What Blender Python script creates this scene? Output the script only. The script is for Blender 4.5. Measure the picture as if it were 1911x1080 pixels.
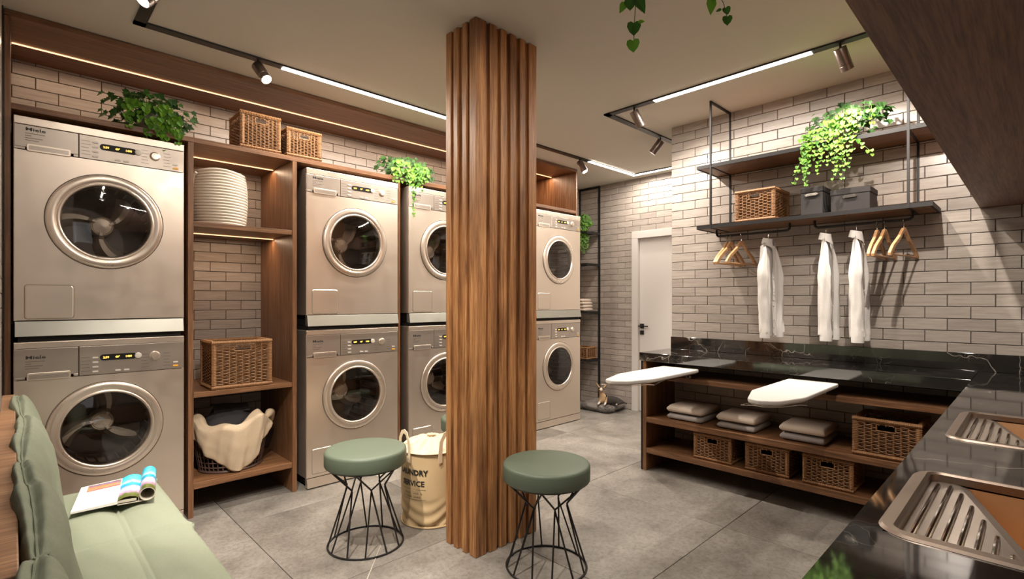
import bpy, bmesh, math, random
from mathutils import Vector, Matrix, Euler, noise
rnd = random.Random(7)
PI = math.pi
for o in list(bpy.data.objects): bpy.data.objects.remove(o)
SC = bpy.context.scene
COL = SC.collection
# ------------------------------------------------------------------ camera
TH = math.radians(45.8); EYE = 1.25
cam_data = bpy.data.cameras.new('camera'); cam = bpy.data.objects.new('camera', cam_data); COL.objects.link(cam)
cam.location = (0, 0, EYE); cam.rotation_euler = (PI/2, 0, TH - PI/2)
cam_data.sensor_width = 36; cam_data.lens = 958/1911*36; cam_data.shift_y = 20/1911; cam_data.clip_start = .02
SC.camera = cam
# ------------------------------------------------------------------ world, lights, exposure
world = bpy.data.worlds.new('world'); SC.world = world; world.use_nodes = True
world.node_tree.nodes['Background'].inputs[0].default_value = (.92, .95, 1, 1)
world.node_tree.nodes['Background'].inputs[1].default_value = 1.0
vs = SC.view_settings
vs.view_transform = 'Standard'; vs.look = 'None'; vs.gamma = 1; vs.use_curve_mapping = False; vs.exposure = 0.55
CEIL = 2.624
WARM = (1, .76, .52); WHITE = (1, .90, .785)
def area_light(name, loc, sx, sy, power, color, rot=(0, 0, 0)):
    l = bpy.data.lights.new(name, 'AREA'); l.shape = 'RECTANGLE'; l.size = sx; l.size_y = sy; l.energy = power; l.color = color
    o = bpy.data.objects.new(name, l); COL.objects.link(o); o.location = loc; o.rotation_euler = rot; return o
def spot_light(name, loc, target, power, color, deg=60, blend=.6, size=.03):
    l = bpy.data.lights.new(name, 'SPOT'); l.energy = power; l.color = color; l.spot_size = math.radians(deg); l.spot_blend = blend; l.shadow_soft_size = size
    o = bpy.data.objects.new(name, l); COL.objects.link(o); o.location = loc
    o.rotation_euler = (Vector(target) - Vector(loc)).to_track_quat('-Z', 'Y').to_euler(); return o
ZL = CEIL - .03
# light under each glowing length of the ceiling track (x0, y0, x1, y1)
LED_RUNS = [(1.153, 3.10, 2.9, 3.10), (4.085, 3.09, 4.87, 3.09), (4.87, 3.09, 4.87, 2.40), (3.155, .895, 3.155, 1.823),
            (.45, .9, .45, 2.2), (1.0, .45, 2.6, .45)]  # these last two runs are added fill on unseen track legs
LED_POWER = [34, 9, 5, 17, 6, 15]
for (x0, y0, x1, y1), pw in zip(LED_RUNS, LED_POWER):
    area_light('track_led_light', ((x0+x1)/2, (y0+y1)/2, ZL), max(abs(x1-x0), .03), max(abs(y1-y0), .03), pw, WHITE)
# spot lamps: (fixture point on track, body direction, power)
SPOTS = [((1.003, 3.11), (.04, -.11, -.14), 28, 'a', 100), ((3.929, 3.10), (.02, -.09, -.16), 75, 'b', 90), ((3.155, .74), (.11, -.04, -.18), 35, 'c', 120),
         ((3.155, 2.003), (.10, -.05, -.18), 31, 'd', 128), ((3.899, 2.222), (-.04, .11, -.15), 85, 'e', 95), ((.45, 2.62), (-.08, -.03, -.11), 6, 'f', 90),
         ((.45, 1.75), (.06, .10, -.3), 150, 'g', 54), ((1.2, .45), (-.02, .34, -.13), 19, 'h', 70), ((2.2, .45), (.22, -.02, -.17), 62, 'j', 66), ((.45, 1.1), (.11, .22, -.37), 105, 'i', 74)]  # h and i are added fill lamps; every lamp here is out of view
for (x, y), d, pw, _k, cone in SPOTS:
    b = Vector((x, y, CEIL - .045)); dv = Vector(d).normalized()
    p = b + dv*.16
    spot_light('track_spot_light', p, p + dv, pw, WHITE, cone, .7, .012)
# added fill light at a made-up window in the unseen rear wall
area_light('added_fill_light', (-1.2, -1.9, 1.5), 1.6, 1.3, 14, (.95, .97, 1), (PI/2, 0, math.radians(-20) + PI))
# ------------------------------------------------------------------ mesh helpers
class MB:
    def __init__(s): s.v = []; s.f = []; s.m = []
    def add(s, vs, fs, mi=0):
        n = len(s.v); s.v += [tuple(v) for v in vs]; s.f += [tuple(i+n for i in f) for f in fs]; s.m += [mi]*len(fs); return s
    def box(s, x0, y0, z0, x1, y1, z1, mi=0, c=0):
        if x0 > x1: x0, x1 = x1, x0
        if y0 > y1: y0, y1 = y1, y0
        if z0 > z1: z0, z1 = z1, z0
        V = [(x0,y0,z0),(x1,y0,z0),(x1,y1,z0),(x0,y1,z0),(x0,y0,z1),(x1,y0,z1),(x1,y1,z1),(x0,y1,z1)]
        return s.add(V, [(0,3,2,1),(4,5,6,7),(0,1,5,4),(1,2,6,5),(2,3,7,6),(3,0,4,7)], mi)
    def prism(s, poly, z0, z1, mi=0, ax='z'):
        n = len(poly)
        if sum(poly[i][0]*poly[(i+1) % n][1]-poly[(i+1) % n][0]*poly[i][1] for i in range(n)) < 0: poly = poly[::-1]
        if ax == 'z': f = lambda p, h: (p[0], p[1], h)
        elif ax == 'y': f = lambda p, h: (p[0], -h, p[1])
        else: f = lambda p, h: (h, p[0], p[1])
        V = [f(p, z0) for p in poly] + [f(p, z1) for p in poly]
        F = [tuple(range(n))[::-1], tuple(range(n, 2*n))] + [(i, (i+1) % n, (i+1) % n+n, i+n) for i in range(n)]
        return s.add(V, F, mi)
    def tube(s, pts, r, n=8, mi=0, closed=False, caps=True):
        P = [Vector(p) for p in pts]; m = len(P)
        R = r if isinstance(r, (list, tuple)) else [r]*m
        V = []; up = None
        for i, p in enumerate(P):
            if closed: t = (P[(i+1) % m]-P[i-1])
            else: t = P[min(i+1, m-1)]-P[max(i-1, 0)]
            t.normalize()
            if up is None:
                up = Vector((0, 0, 1)) if abs(t.z) < .9 else Vector((1, 0, 0))
            a = t.cross(up)
            if a.length < 1e-4: a = t.cross(Vector((1, 0, 0)))
            a.normalize(); b = a.cross(t).normalized(); up = b
            V += [p + (a*math.cos(2*PI*k/n) + b*math.sin(2*PI*k/n))*R[i] for k in range(n)]
        F = []
        for i in range(m if closed else m-1):
            j = (i+1) % m
            F += [(i*n+k, j*n+k, j*n+(k+1) % n, i*n+(k+1) % n) for k in range(n)]
        if not closed and caps: F += [tuple(range(n)), tuple(range((m-1)*n, m*n))[::-1]]
        return s.add(V, F, mi)
    def lathe(s, prof, n=32, mi=0, M=None, cap0=True, cap1=True):
        V = []
        for r, z in prof: V += [(r*math.cos(2*PI*k/n), r*math.sin(2*PI*k/n), z) for k in range(n)]
        if M is not None: V = [M @ Vector(v) for v in V]
        F = []
        for i in range(len(prof)-1): F += [(i*n+k, i*n+(k+1) % n, (i+1)*n+(k+1) % n, (i+1)*n+k) for k in range(n)]
        if cap0: F.append(tuple(range(n))[::-1])
        if cap1: F.append(tuple(range((len(prof)-1)*n, len(prof)*n)))
        return s.add(V, F, mi)
    def grid(s, fn, nu, nv, mi=0, wrapu=False):
        V = [fn(i/(nu if wrapu else nu-1), j/(nv-1)) for j in range(nv) for i in range(nu)]
        F = []
        for j in range(nv-1):
            for i in range(nu if wrapu else nu-1):
                k = (i+1) % nu
                F.append((j*nu+i, j*nu+k, (j+1)*nu+k, (j+1)*nu+i))
        return s.add(V, F, mi)
    def xf(s, M): s.v = [tuple(M @ Vector(v)) for v in s.v]; return s
    def mesh(s, name, mats, smooth=False, fix=False):
        me = bpy.data.meshes.new(name); me.from_pydata(s.v, [], s.f)
        for m in (mats if isinstance(mats, (list, tuple)) else [mats]): me.materials.append(m)
        if any(s.m): me.polygons.foreach_set('material_index', s.m)
        if fix:
            bm = bmesh.new(); bm.from_mesh(me); bmesh.ops.recalc_face_normals(bm, faces=bm.faces); bm.to_mesh(me); bm.free()
        if smooth:
            me.polygons.foreach_set('use_smooth', [True]*len(me.polygons))
            if smooth != 'all': 
                me.set_sharp_from_angle(angle=math.radians(38))
        me.update(); return me
def link(name, me, parent=None, loc=(0,0,0), rot=(0,0,0)):
    o = bpy.data.objects.new(name, me); COL.objects.link(o); o.location = loc; o.rotation_euler = rot
    if parent: o.parent = parent
    return o
def bevel(o, w=.002, seg=2):
    b = o.modifiers.new('bevel', 'BEVEL'); b.width = w; b.segments = seg; b.limit_method = 'ANGLE'; b.angle_limit = math.radians(40); return o
def tag(o, label=None, cat=None, group=None, kind=None):
    if label: o['label'] = label
    if cat: o['category'] = cat
    if group: o['group'] = group
    if kind: o['kind'] = kind
    return o
def thing(name, label, cat, loc=(0,0,0), rz=0, group=None, rot=None):
    o = bpy.data.objects.new(name, None); COL.objects.link(o); o.empty_display_size = .05
    o.location = loc; o.rotation_euler = rot or (0, 0, rz); return tag(o, label, cat, group)
def part(parent, name, mb, mat, smooth=False, bev=0, kind=None, label=None, fix=False, loc=(0,0,0), rot=(0,0,0)):
    o = link(name, mb.mesh(name, mat, smooth, fix), parent, loc, rot)
    if bev: bevel(o, bev)
    return tag(o, label, kind=kind)
def struct(name, mb=None, mat=None, parent=None, loc=(0,0,0), rot=(0,0,0), smooth=False):
    o = link(name, mb.mesh(name, mat, smooth) if mb else None, parent, loc, rot)
    if not parent: o['kind'] = 'structure'
    return o
def copy_tree(o, loc=None, label=None, rot=None, group=None, parent=None):
    c = o.copy(); COL.objects.link(c)
    if parent: c.parent = parent
    for ch in list(o.children): copy_tree(ch, parent=c)
    if loc: c.location = loc
    if rot: c.rotation_euler = rot
    if label: c['label'] = label
    if group: c['group'] = group
    return c
def rrect(x0, y0, x1, y1, r, n=4):
    P = []
    for cx, cy, a in ((x1-r, y0+r, -PI/2), (x1-r, y1-r, 0), (x0+r, y1-r, PI/2), (x0+r, y0+r, PI)):
        P += [(cx+r*math.cos(a+PI/2*k/n), cy+r*math.sin(a+PI/2*k/n)) for k in range(n+1)]
    return P
def text_mb(txt, size, depth=.0006, bold=0):
    c = bpy.data.curves.new('t', 'FONT'); c.body = txt; c.size = size; c.extrude = depth; c.offset = bold; c.resolution_u = 2
    o = bpy.data.objects.new('t', c); COL.objects.link(o); bpy.context.view_layer.update()
    me = bpy.data.meshes.new_from_object(o.evaluated_get(bpy.context.evaluated_depsgraph_get()))
    mb = MB(); mb.add([v.co[:] for v in me.vertices], [tuple(p.vertices) for p in me.polygons])
    bpy.data.objects.remove(o); bpy.data.curves.remove(c); bpy.data.meshes.remove(me); return mb
def nz(p, s=1.0, seed=0): return noise.noise(Vector((p[0]*s+seed, p[1]*s+seed*1.7, p[2]*s-seed)))
# ------------------------------------------------------------------ materials
def new_mat(name):
    m = bpy.data.materials.new(name); m.use_nodes = True
    return m, m.node_tree, m.node_tree.nodes['Principled BSDF']
def sock(n, name): return n.inputs[name]
def plain(name, col, rough=.5, metal=0, emit=0, spec=.5, trans=0, sss=0, coat=0, sheen=0):
    m, t, b = new_mat(name)
    b.inputs['Base Color'].default_value = (*col, 1); b.inputs['Roughness'].default_value = rough; b.inputs['Metallic'].default_value = metal
    b.inputs['Specular IOR Level'].default_value = spec
    if emit: b.inputs['Emission Color'].default_value = (*col, 1); b.inputs['Emission Strength'].default_value = emit
    if trans: b.inputs['Transmission Weight'].default_value = trans
    if coat: b.inputs['Coat Weight'].default_value = coat
    if sheen: b.inputs['Sheen Weight'].default_value = sheen
    return m
def ramp(t, stops):
    r = t.nodes.new('ShaderNodeValToRGB'); e = r.color_ramp.elements
    e[0].position, e[0].color = stops[0][0], (*stops[0][1], 1); e[1].position, e[1].color = stops[-1][0], (*stops[-1][1], 1)
    for p, c in stops[1:-1]: x = e.new(p); x.color = (*c, 1)
    return r
def coords(t, scale, obj_random=True, gen='Object'):
    tc = t.nodes.new('ShaderNodeTexCoord'); mp = t.nodes.new('ShaderNodeMapping'); mp.inputs['Scale'].default_value = scale
    t.links.new(tc.outputs[gen], mp.inputs['Vector'])
    if obj_random:
        oi = t.nodes.new('ShaderNodeObjectInfo'); ml = t.nodes.new('ShaderNodeMath'); ml.operation = 'MULTIPLY'; ml.inputs[1].default_value = 37
        t.links.new(oi.outputs['Random'], ml.inputs[0]); t.links.new(ml.outputs[0], mp.inputs['Location'])
    return mp
def nnoise(t, vec, scale, detail=4, rough=.6, dist=0):
    n = t.nodes.new('ShaderNodeTexNoise'); n.inputs['Scale'].default_value = scale; n.inputs['Detail'].default_value = detail; n.inputs['Roughness'].default_value = rough; n.inputs['Distortion'].default_value = dist
    t.links.new(vec, n.inputs['Vector']); return n
def mixc(t, a, b, f, mode='MIX'):
    m = t.nodes.new('ShaderNodeMix'); m.data_type = 'RGBA'; m.blend_type = mode
    for s, v in ((m.inputs[0], f), (m.inputs[6], a), (m.inputs[7], b)):
        if hasattr(v, 'is_output') or hasattr(v, 'links'): t.links.new(v, s)
        else: s.default_value = v if isinstance(v, float) else (*v, 1)
    return m.outputs[2]
def bump(t, b, h, strength, dist=.01):
    n = t.nodes.new('ShaderNodeBump'); n.inputs['Strength'].default_value = strength; n.inputs['Distance'].default_value = dist
    t.links.new(h, n.inputs['Height']); t.links.new(n.outputs[0], b.inputs['Normal'])
def wood(name, axis, c0, c1, c2, rough=.42, scale=1.0, blotch=0.0):
    m, t, b = new_mat(name)
    sc = [22*scale, 22*scale, 22*scale]; sc[axis] = 1.3*scale
    mp = coords(t, sc); n = nnoise(t, mp.outputs[0], 1.6, 8, .65, .8)
    r = ramp(t, [(.25, c0), (.5, c1), (.78, c2)]); t.links.new(n.outputs[0], r.inputs[0])
    sc2 = [110*scale]*3; sc2[axis] = 3.5
    mp2 = coords(t, sc2); n2 = nnoise(t, mp2.outputs[0], 1.5, 4, .7)
    r2 = ramp(t, [(.38, (.50, .48, .46)), (.60, (1.1, 1.1, 1.1))]); t.links.new(n2.outputs[0], r2.inputs[0])
    col = mixc(t, r.outputs[0], r2.outputs[0], .75, 'MULTIPLY')
    if blotch:
        sc3 = [7]*3; sc3[axis] = 1.1
        n3 = nnoise(t, coords(t, sc3, False).outputs[0], 1.2, 3, .6, .5); r3 = ramp(t, [(.36, (.42, .36, .34)), (.52, (1, 1, 1))]); t.links.new(n3.outputs[0], r3.inputs[0])
        col = mixc(t, col, r3.outputs[0], blotch, 'MULTIPLY')
    t.links.new(col, b.inputs['Base Color']); b.inputs['Roughness'].default_value = rough
    bump(t, b, n2.outputs[0], .25, .002); return m
W0, W1, W2 = (.088, .038, .017), (.205, .097, .044), (.31, .160, .076)
woodX = wood('wood_grain_x', 0, W0, W1, W2); woodY = wood('wood_grain_y', 1, W0, W1, W2); woodZ = wood('wood_grain_z', 2, W0, W1, W2)
slatM = wood('slat_wood', 2, (.17, .070, .026), (.41, .190, .070), (.64, .345, .138), .5, 1.3, .8)
darkWoodX = wood('dark_cabinet_wood', 0, (.12, .060, .040), (.20, .106, .070), (.27, .15, .10), .55, .8)
ledgeM = wood('pale_ledge_wood', 0, (.24, .115, .052), (.40, .21, .105), (.50, .29, .155), .45, .9)
hangM = wood('hanger_wood', 0, (.42, .22, .10), (.55, .31, .15), (.62, .38, .20), .4, 2)
def tile_mat(name, island=False, tone=1.42):
    m, t, b = new_mat(name)
    mp = coords(t, (5, 60, 60)); n = nnoise(t, mp.outputs[0], 1.4, 5, .65, .15)
    k = tone
    r = ramp(t, [(.3, (.230*k, .199*k, .176*k)), (.5, (.278*k, .244*k, .217*k)), (.72, (.322*k, .286*k, .257*k))]); t.links.new(n.outputs[0], r.inputs[0])
    if island: g = t.nodes.new('ShaderNodeNewGeometry'); ro = g.outputs['Random Per Island']
    else: ro = t.nodes.new('ShaderNodeObjectInfo').outputs['Random']
    r2 = ramp(t, [(0, (.86, .86, .86)), (1, (1.06, 1.06, 1.06))]); t.links.new(ro, r2.inputs[0])
    t.links.new(mixc(t, r.outputs[0], r2.outputs[0], 1.0, 'MULTIPLY'), b.inputs['Base Color'])
    b.inputs['Roughness'].default_value = .27; bump(t, b, n.outputs[0], .12, .003); return m
tileM = tile_mat('glazed_tile'); tileS = tile_mat('glazed_tile_joined', True)
grout = plain('grout', (.055, .042, .036), .9)
def concrete():
    m, t, b = new_mat('concrete_tile')
    mp = coords(t, (1, 1, 1)); n = nnoise(t, mp.outputs[0], 2.2, 9, .68, .3)
    r = ramp(t, [(.3, (.13, .117, .103)), (.5, (.222, .203, .180)), (.7, (.315, .291, .260))]); t.links.new(n.outputs[0], r.inputs[0])
    n2 = nnoise(t, mp.outputs[0], 45, 8, .8); r2 = ramp(t, [(.38, (.58, .57, .55)), (.55, (1.06, 1.06, 1.06))]); t.links.new(n2.outputs[0], r2.inputs[0])
    t.links.new(mixc(t, r.outputs[0], r2.outputs[0], .7, 'MULTIPLY'), b.inputs['Base Color'])
    r3 = ramp(t, [(.3, (.36,)*3), (.7, (.55,)*3)]); t.links.new(n.outputs[0], r3.inputs[0]); t.links.new(r3.outputs[0], b.inputs['Roughness'])
    bump(t, b, n2.outputs[0], .15, .002); return m
floorM = concrete()
def marble():
    m, t, b = new_mat('black_marble')
    mp = coords(t, (1, 1, 1), False)
    w = nnoise(t, mp.outputs[0], 3.0, 4, .6)
    add = t.nodes.new('ShaderNodeVectorMath'); add.operation = 'MULTIPLY_ADD'; add.inputs[1].default_value = (.35,)*3
    t.links.new(w.outputs[1], add.inputs[0]); t.links.new(mp.outputs[0], add.inputs[2])
    v = t.nodes.new('ShaderNodeTexVoronoi'); v.feature = 'DISTANCE_TO_EDGE'; v.inputs['Scale'].default_value = 2.3; t.links.new(add.outputs[0], v.inputs['Vector'])
    r = ramp(t, [(0, (1, 1, 1)), (.0055, (0, 0, 0))]); t.links.new(v.outputs[0], r.inputs[0])
    v2 = t.nodes.new('ShaderNodeTexVoronoi'); v2.feature = 'DISTANCE_TO_EDGE'; v2.inputs['Scale'].default_value = 13; t.links.new(add.outputs[0], v2.inputs['Vector'])
    r2 = ramp(t, [(0, (.45, .45, .45)), (.007, (0, 0, 0))]); t.links.new(v2.outputs[0], r2.inputs[0])
    k = nnoise(t, mp.outputs[0], 2.6, 2, .5); rk = ramp(t, [(.47, (0, 0, 0)), (.58, (1, 1, 1))]); t.links.new(k.outputs[0], rk.inputs[0])
    k2 = nnoise(t, mp.outputs[0], 5.3, 2, .5); rk2 = ramp(t, [(.49, (0, 0, 0)), (.58, (1, 1, 1))]); t.links.new(k2.outputs[0], rk2.inputs[0])
    a = mixc(t, r.outputs[0], rk.outputs[0], 1.0, 'MULTIPLY'); a2 = mixc(t, r2.outputs[0], rk2.outputs[0], 1.0, 'MULTIPLY')
    s = mixc(t, a, a2, 1.0, 'ADD')
    cl = nnoise(t, mp.outputs[0], 6, 5, .6); rc = ramp(t, [(.4, (.0065, .0065, .0065)), (.7, (.02, .018, .017))]); t.links.new(cl.outputs[0], rc.inputs[0])
    t.links.new(mixc(t, rc.outputs[0], (.42, .38, .33), s), b.inputs['Base Color'])
    b.inputs['Roughness'].default_value = .055; b.inputs['IOR'].default_value = 2.2; return m
marbleM = marble()
def fabric(name, c0, c1, scale=260, rough=.9, bs=.3, sheen=.0):
    m, t, b = new_mat(name); mp = coords(t, (1, 1, 1), False); n = nnoise(t, mp.outputs[0], scale, 3, .7); n2 = nnoise(t, mp.outputs[0], 9, 4, .6)
    t.links.new(mixc(t, mixc(t, c0, c1, n.outputs[0]), (.9, .9, .9), .0), b.inputs['Base Color'])
    b.inputs['Roughness'].default_value = rough; b.inputs['Sheen Weight'].default_value = sheen; bump(t, b, n.outputs[0], bs, .001); return m
greenF = fabric('green_cotton', (.180, .205, .145), (.255, .280, .205)); stoolF = fabric('green_vinyl', (.095, .125, .088), (.115, .15, .106), 300, .5, .15)
towelB = fabric('beige_towel', (.50, .41, .34), (.70, .60, .51), 500, .95, .8); towelG = fabric('grey_towel', (.27, .245, .235), (.38, .35, .335), 500, .95, .8)
shirtM = fabric('white_linen', (.52, .495, .47), (.70, .675, .65), 180, .9, .25); canvasM = fabric('canvas', (.50, .36, .19), (.64, .48, .28), 400, .9, .4)
canvasL = fabric('pale_canvas', (.66, .53, .35), (.78, .66, .48), 300, .9, .4)
blanketM = fabric('beige_blanket', (.36, .27, .18), (.66, .53, .38), 330, .95, 1.0); darkClothM = fabric('dark_cloth', (.018, .016, .018), (.04, .037, .04), 200)
ropeM = fabric('white_rope', (.66, .58, .48), (.80, .73, .63), 240, .9, .5); boxM = fabric('charcoal_box_cloth', (.017, .0145, .0145), (.027, .023, .023), 500, .85, .4)
def steel(name, col, rough, stretch=(1, 1, 1), metal=.9):
    m, t, b = new_mat(name); mp = coords(t, stretch, False); n = nnoise(t, mp.outputs[0], 9, 3, .6)
    r = ramp(t, [(.3, (rough-.03,)*3), (.7, (rough+.05,)*3)]); t.links.new(n.outputs[0], r.inputs[0]); t.links.new(r.outputs[0], b.inputs['Roughness'])
    b.inputs['Base Color'].default_value = (*col, 1); b.inputs['Metallic'].default_value = metal; return m
steelM = steel('brushed_steel', (.74, .645, .55), .34, metal=.86); lipM = steel('pale_steel_lip', (.44, .44, .39), .38, metal=.85); fasM = steel('fascia_steel', (.44, .385, .335), .33, metal=.75)
ringM = steel('door_ring_steel', (.74, .645, .55), .28, metal=.82); chrome = plain('chrome', (.75, .71, .66), .12, 1); sinkM = steel('sink_steel', (.72, .64, .57), .2, metal=.8); copperM = steel('copper_toned_steel', (.88, .60, .35), .34, metal=.4)
sinkRim = steel('sink_rim_steel', (.33, .26, .215), .36)
drumM = plain('drum_steel', (.34, .30, .27), .32, .6); drumD = plain('drum_dark', (.13, .11, .10), .35, .5); hubM = plain('hub_steel', (.78, .68, .57), .35, .25)
def glassy():
    m, t, b = new_mat('door_glass')
    tr = t.nodes.new('ShaderNodeBsdfTransparent'); tr.inputs[0].default_value = (.80, .78, .76, 1); gl = t.nodes.new('ShaderNodeBsdfGlossy'); gl.inputs['Roughness'].default_value = .03
    lw = t.nodes.new('ShaderNodeLayerWeight'); lw.inputs[0].default_value = .42; mx = t.nodes.new('ShaderNodeMixShader')
    t.links.new(lw.outputs['Fresnel'], mx.inputs[0]); t.links.new(tr.outputs[0], mx.inputs[1]); t.links.new(gl.outputs[0], mx.inputs[2])
    t.links.new(mx.outputs[0], t.nodes['Material Output'].inputs[0]); return m
glassM = glassy()
black = plain('black_metal', (.012, .011, .011), .4); blackFlat = plain('black_plastic', (.008, .008, .008), .5, spec=.25); gap = plain('shadow_gap', (.006, .005, .005), .8)
frameM = plain('charcoal_frame', (.014, .0125, .0125), .5, spec=.35); ink = plain('ink', (.02, .02, .02), .6); whiteP = plain('white_plastic', (.62, .58, .52), .35)
amber = plain('amber_display', (1, .52, .08), .5, emit=2.2); yellowB = plain('yellow_button', (.85, .42, .04), .4)
paint = plain('ceiling_paint', (.60, .565, .495), .85); doorM = plain('white_door', (.60, .565, .54), .35); wallPlain = plain('plain_wall', (.34, .29, .25), .8)
ledW = plain('warm_led', (1, .50, .22), .5, emit=2.4); ledC = plain('white_led', (1, .93, .84), .5, emit=9); lensM = plain('lamp_lens', (1, .96, .92), .3, emit=16)
bronze = plain('bronze_lamp', (.24, .19, .165), .3, .8); boardW = plain('ironing_cover', (.62, .60, .57), .8)
wickM = None
def wicker(name, c0, c1):
    m, t, b = new_mat(name); mp = coords(t, (1, 1, 1)); n = nnoise(t, mp.outputs[0], 60, 4, .7)
    t.links.new(mixc(t, c0, c1, n.outputs[0]), b.inputs['Base Color']); b.inputs['Roughness'].default_value = .6; bump(t, b, n.outputs[0], .4, .002); return m
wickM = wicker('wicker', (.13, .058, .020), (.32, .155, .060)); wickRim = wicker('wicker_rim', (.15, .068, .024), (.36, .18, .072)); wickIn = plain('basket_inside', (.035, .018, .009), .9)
def leaf_mat(name, c0, c1):
    m, t, b = new_mat(name); g = t.nodes.new('ShaderNodeNewGeometry')
    r = ramp(t, [(0, c0), (1, c1)]); t.links.new(g.outputs['Random Per Island'], r.inputs[0]); t.links.new(r.outputs[0], b.inputs['Base Color'])
    b.inputs['Roughness'].default_value = .6
    tl = t.nodes.new('ShaderNodeBsdfTranslucent'); t.links.new(r.outputs[0], tl.inputs[0]); mx = t.nodes.new('ShaderNodeMixShader'); mx.inputs[0].default_value = .22
    t.links.new(b.outputs[0], mx.inputs[1]); t.links.new(tl.outputs[0], mx.inputs[2]); t.links.new(mx.outputs[0], t.nodes['Material Output'].inputs[0]); return m
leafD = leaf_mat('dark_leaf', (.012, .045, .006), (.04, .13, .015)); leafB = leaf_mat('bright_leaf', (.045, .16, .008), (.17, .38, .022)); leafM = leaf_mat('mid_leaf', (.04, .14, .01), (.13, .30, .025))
stemM = plain('stem', (.06, .11, .02), .6); potM = plain('stone_pot', (.30, .26, .22), .8)
# ------------------------------------------------------------------ room shell
def proj(p):
    c, s = math.cos(TH), math.sin(TH); d = p[0]*c+p[1]*s
    if d < .05: return None
    return (955.5+958*(p[0]*s-p[1]*c)/d, 560-958*(p[2]-EYE)/d, d)
BL, BH, GAP = .1988, .0673, .0032
_bm = {}
def brick_mesh(w, h):
    k = (round(w, 4), round(h, 4))
    if k not in _bm:
        e = .0022; d = .008; mb = MB()
        V = [(0,.001,0),(w,.001,0),(w,.001,h),(0,.001,h),(0,-d+e,0),(w,-d+e,0),(w,-d+e,h),(0,-d+e,h),(e,-d,e),(w-e,-d,e),(w-e,-d,h-e),(e,-d,h-e)]
        F = [(8,9,10,11)] + [(4+i, 4+(i+1)%4, 8+(i+1)%4, 8+i) for i in range(4)] + [(i, (i+1)%4, 4+(i+1)%4, 4+i) for i in range(4)]
        mb.add(V, F); _bm[k] = mb.mesh('brick', tileM)
    return _bm[k]
def brick_wall(name, origin, rz, length, z0, z1, jx, jz, BHm=BH, BLm=BL, hole=None, want=None, limit=300, extra=None, slab=.1, seen=None):
    """local x along the wall, local -y faces the room; jx = a joint of the rows with even number, jz = a bed joint; wall face at local y=0"""
    M = Matrix.Translation(origin) @ Matrix.Rotation(rz, 4, 'Z')
    mb = MB(); mb.box(0, 0, z0, length, slab, z1)
    if hole:   # rebuild slab round the hole
        mb = MB(); a, b, c, d = hole; mb.box(0, 0, z0, a, slab, z1); mb.box(b, 0, z0, length, slab, z1); mb.box(a, 0, d, b, slab, z1)
    w = struct(name, mb, grout, loc=origin, rot=(0, 0, rz))
    L = []
    k0 = math.floor((z0-jz)/BHm); k1 = math.ceil((z1-jz)/BHm)
    for k in range(k0, k1):
        a0 = max(z0, jz+k*BHm+GAP/2); a1 = min(z1, jz+(k+1)*BHm-GAP/2)
        if a1-a0 < .008: continue
        off = jx + (0 if k % 2 == 0 else BLm/2)
        i0 = math.floor((0-off)/BLm); i1 = math.ceil((length-off)/BLm)
        for i in range(i0, i1):
            b0 = max(0, off+i*BLm+GAP/2); b1 = min(length, off+(i+1)*BLm-GAP/2)
            if b1-b0 < .008: continue
            pieces = [(b0, b1, a0, a1)]
            if hole:
                ha, hb, hc, hd = hole; out = []
                for (p0, p1, q0, q1) in pieces:
                    if p1 <= ha or p0 >= hb or q0 >= hd: out.append((p0, p1, q0, q1)); continue
                    if p0 < ha: out.append((p0, ha, q0, q1))
                    if p1 > hb: out.append((hb, p1, q0, q1))
                    if q1 > hd and q1-hd > .01: out.append((max(p0, ha), min(p1, hb), max(q0, hd), q1))
                pieces = out
            for p in pieces:
                ctr = M @ Vector(((p[0]+p[1])/2, -.008, (p[2]+p[3])/2)); q = proj(ctr)
                vis = q is not None and -30 < q[0] < 1940 and -30 < q[1] < 1110
                if seen: vis = vis and seen((p[0]+p[1])/2, (p[2]+p[3])/2)
                L.append((0 if vis else 1, q[2] if q else 99, p))
    L.sort(key=lambda t: (t[0], t[1]))
    rest = MB()
    for n, (v, d, p) in enumerate(L):
        if n < limit and v == 0:
            o = link('brick', brick_mesh(p[1]-p[0], p[3]-p[2]), w, (p[0], 0, p[2]))
        else:
            me = brick_mesh(p[1]-p[0], p[3]-p[2])
            rest.add([(x.co[0]+p[0], x.co[1], x.co[2]+p[2]) for x in me.vertices], [tuple(f.vertices) for f in me.polygons])
    if rest.v: part(w, 'brick_field', rest, tileS, kind='stuff')
    return w
# wall A, behind the machines: world y = 4.0
brick_wall('wall_left', (-.045, 4.0, 0), 0, 5.11, 0, CEIL, .0924+.045+.099, 2.517-.0668*38, .0668, .1965,
           seen=lambda x, z: (z > 2.19 and x < 3.6) or (.70 < x-.045 < 1.40 and z > .1))
# wall B with the shirts: world x = 3.78
wB = brick_wall('wall_right', (3.78, 2.05, 0), -PI/2, 2.47, 0, CEIL, .096, 1.012-.0673*15, seen=lambda x, z: (z > .96) or z < .8, slab=.1)
# back wall with the door: world x = 5.065
brick_wall('wall_back', (5.065, 4.0, 0), -PI/2, 1.95, 0, CEIL, 1.065, 1.012-.0673*15, hole=(4.0-3.165, 4.0-2.345, 0, 1.955), seen=lambda x, z: x < 1.3)
# narrow brick wall at the left edge of the picture: world x = -.045
brick_wall('wall_side', (-.045, 1.9, 0), PI/2, 2.1, 0, CEIL, .05, .002, limit=80)
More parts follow.
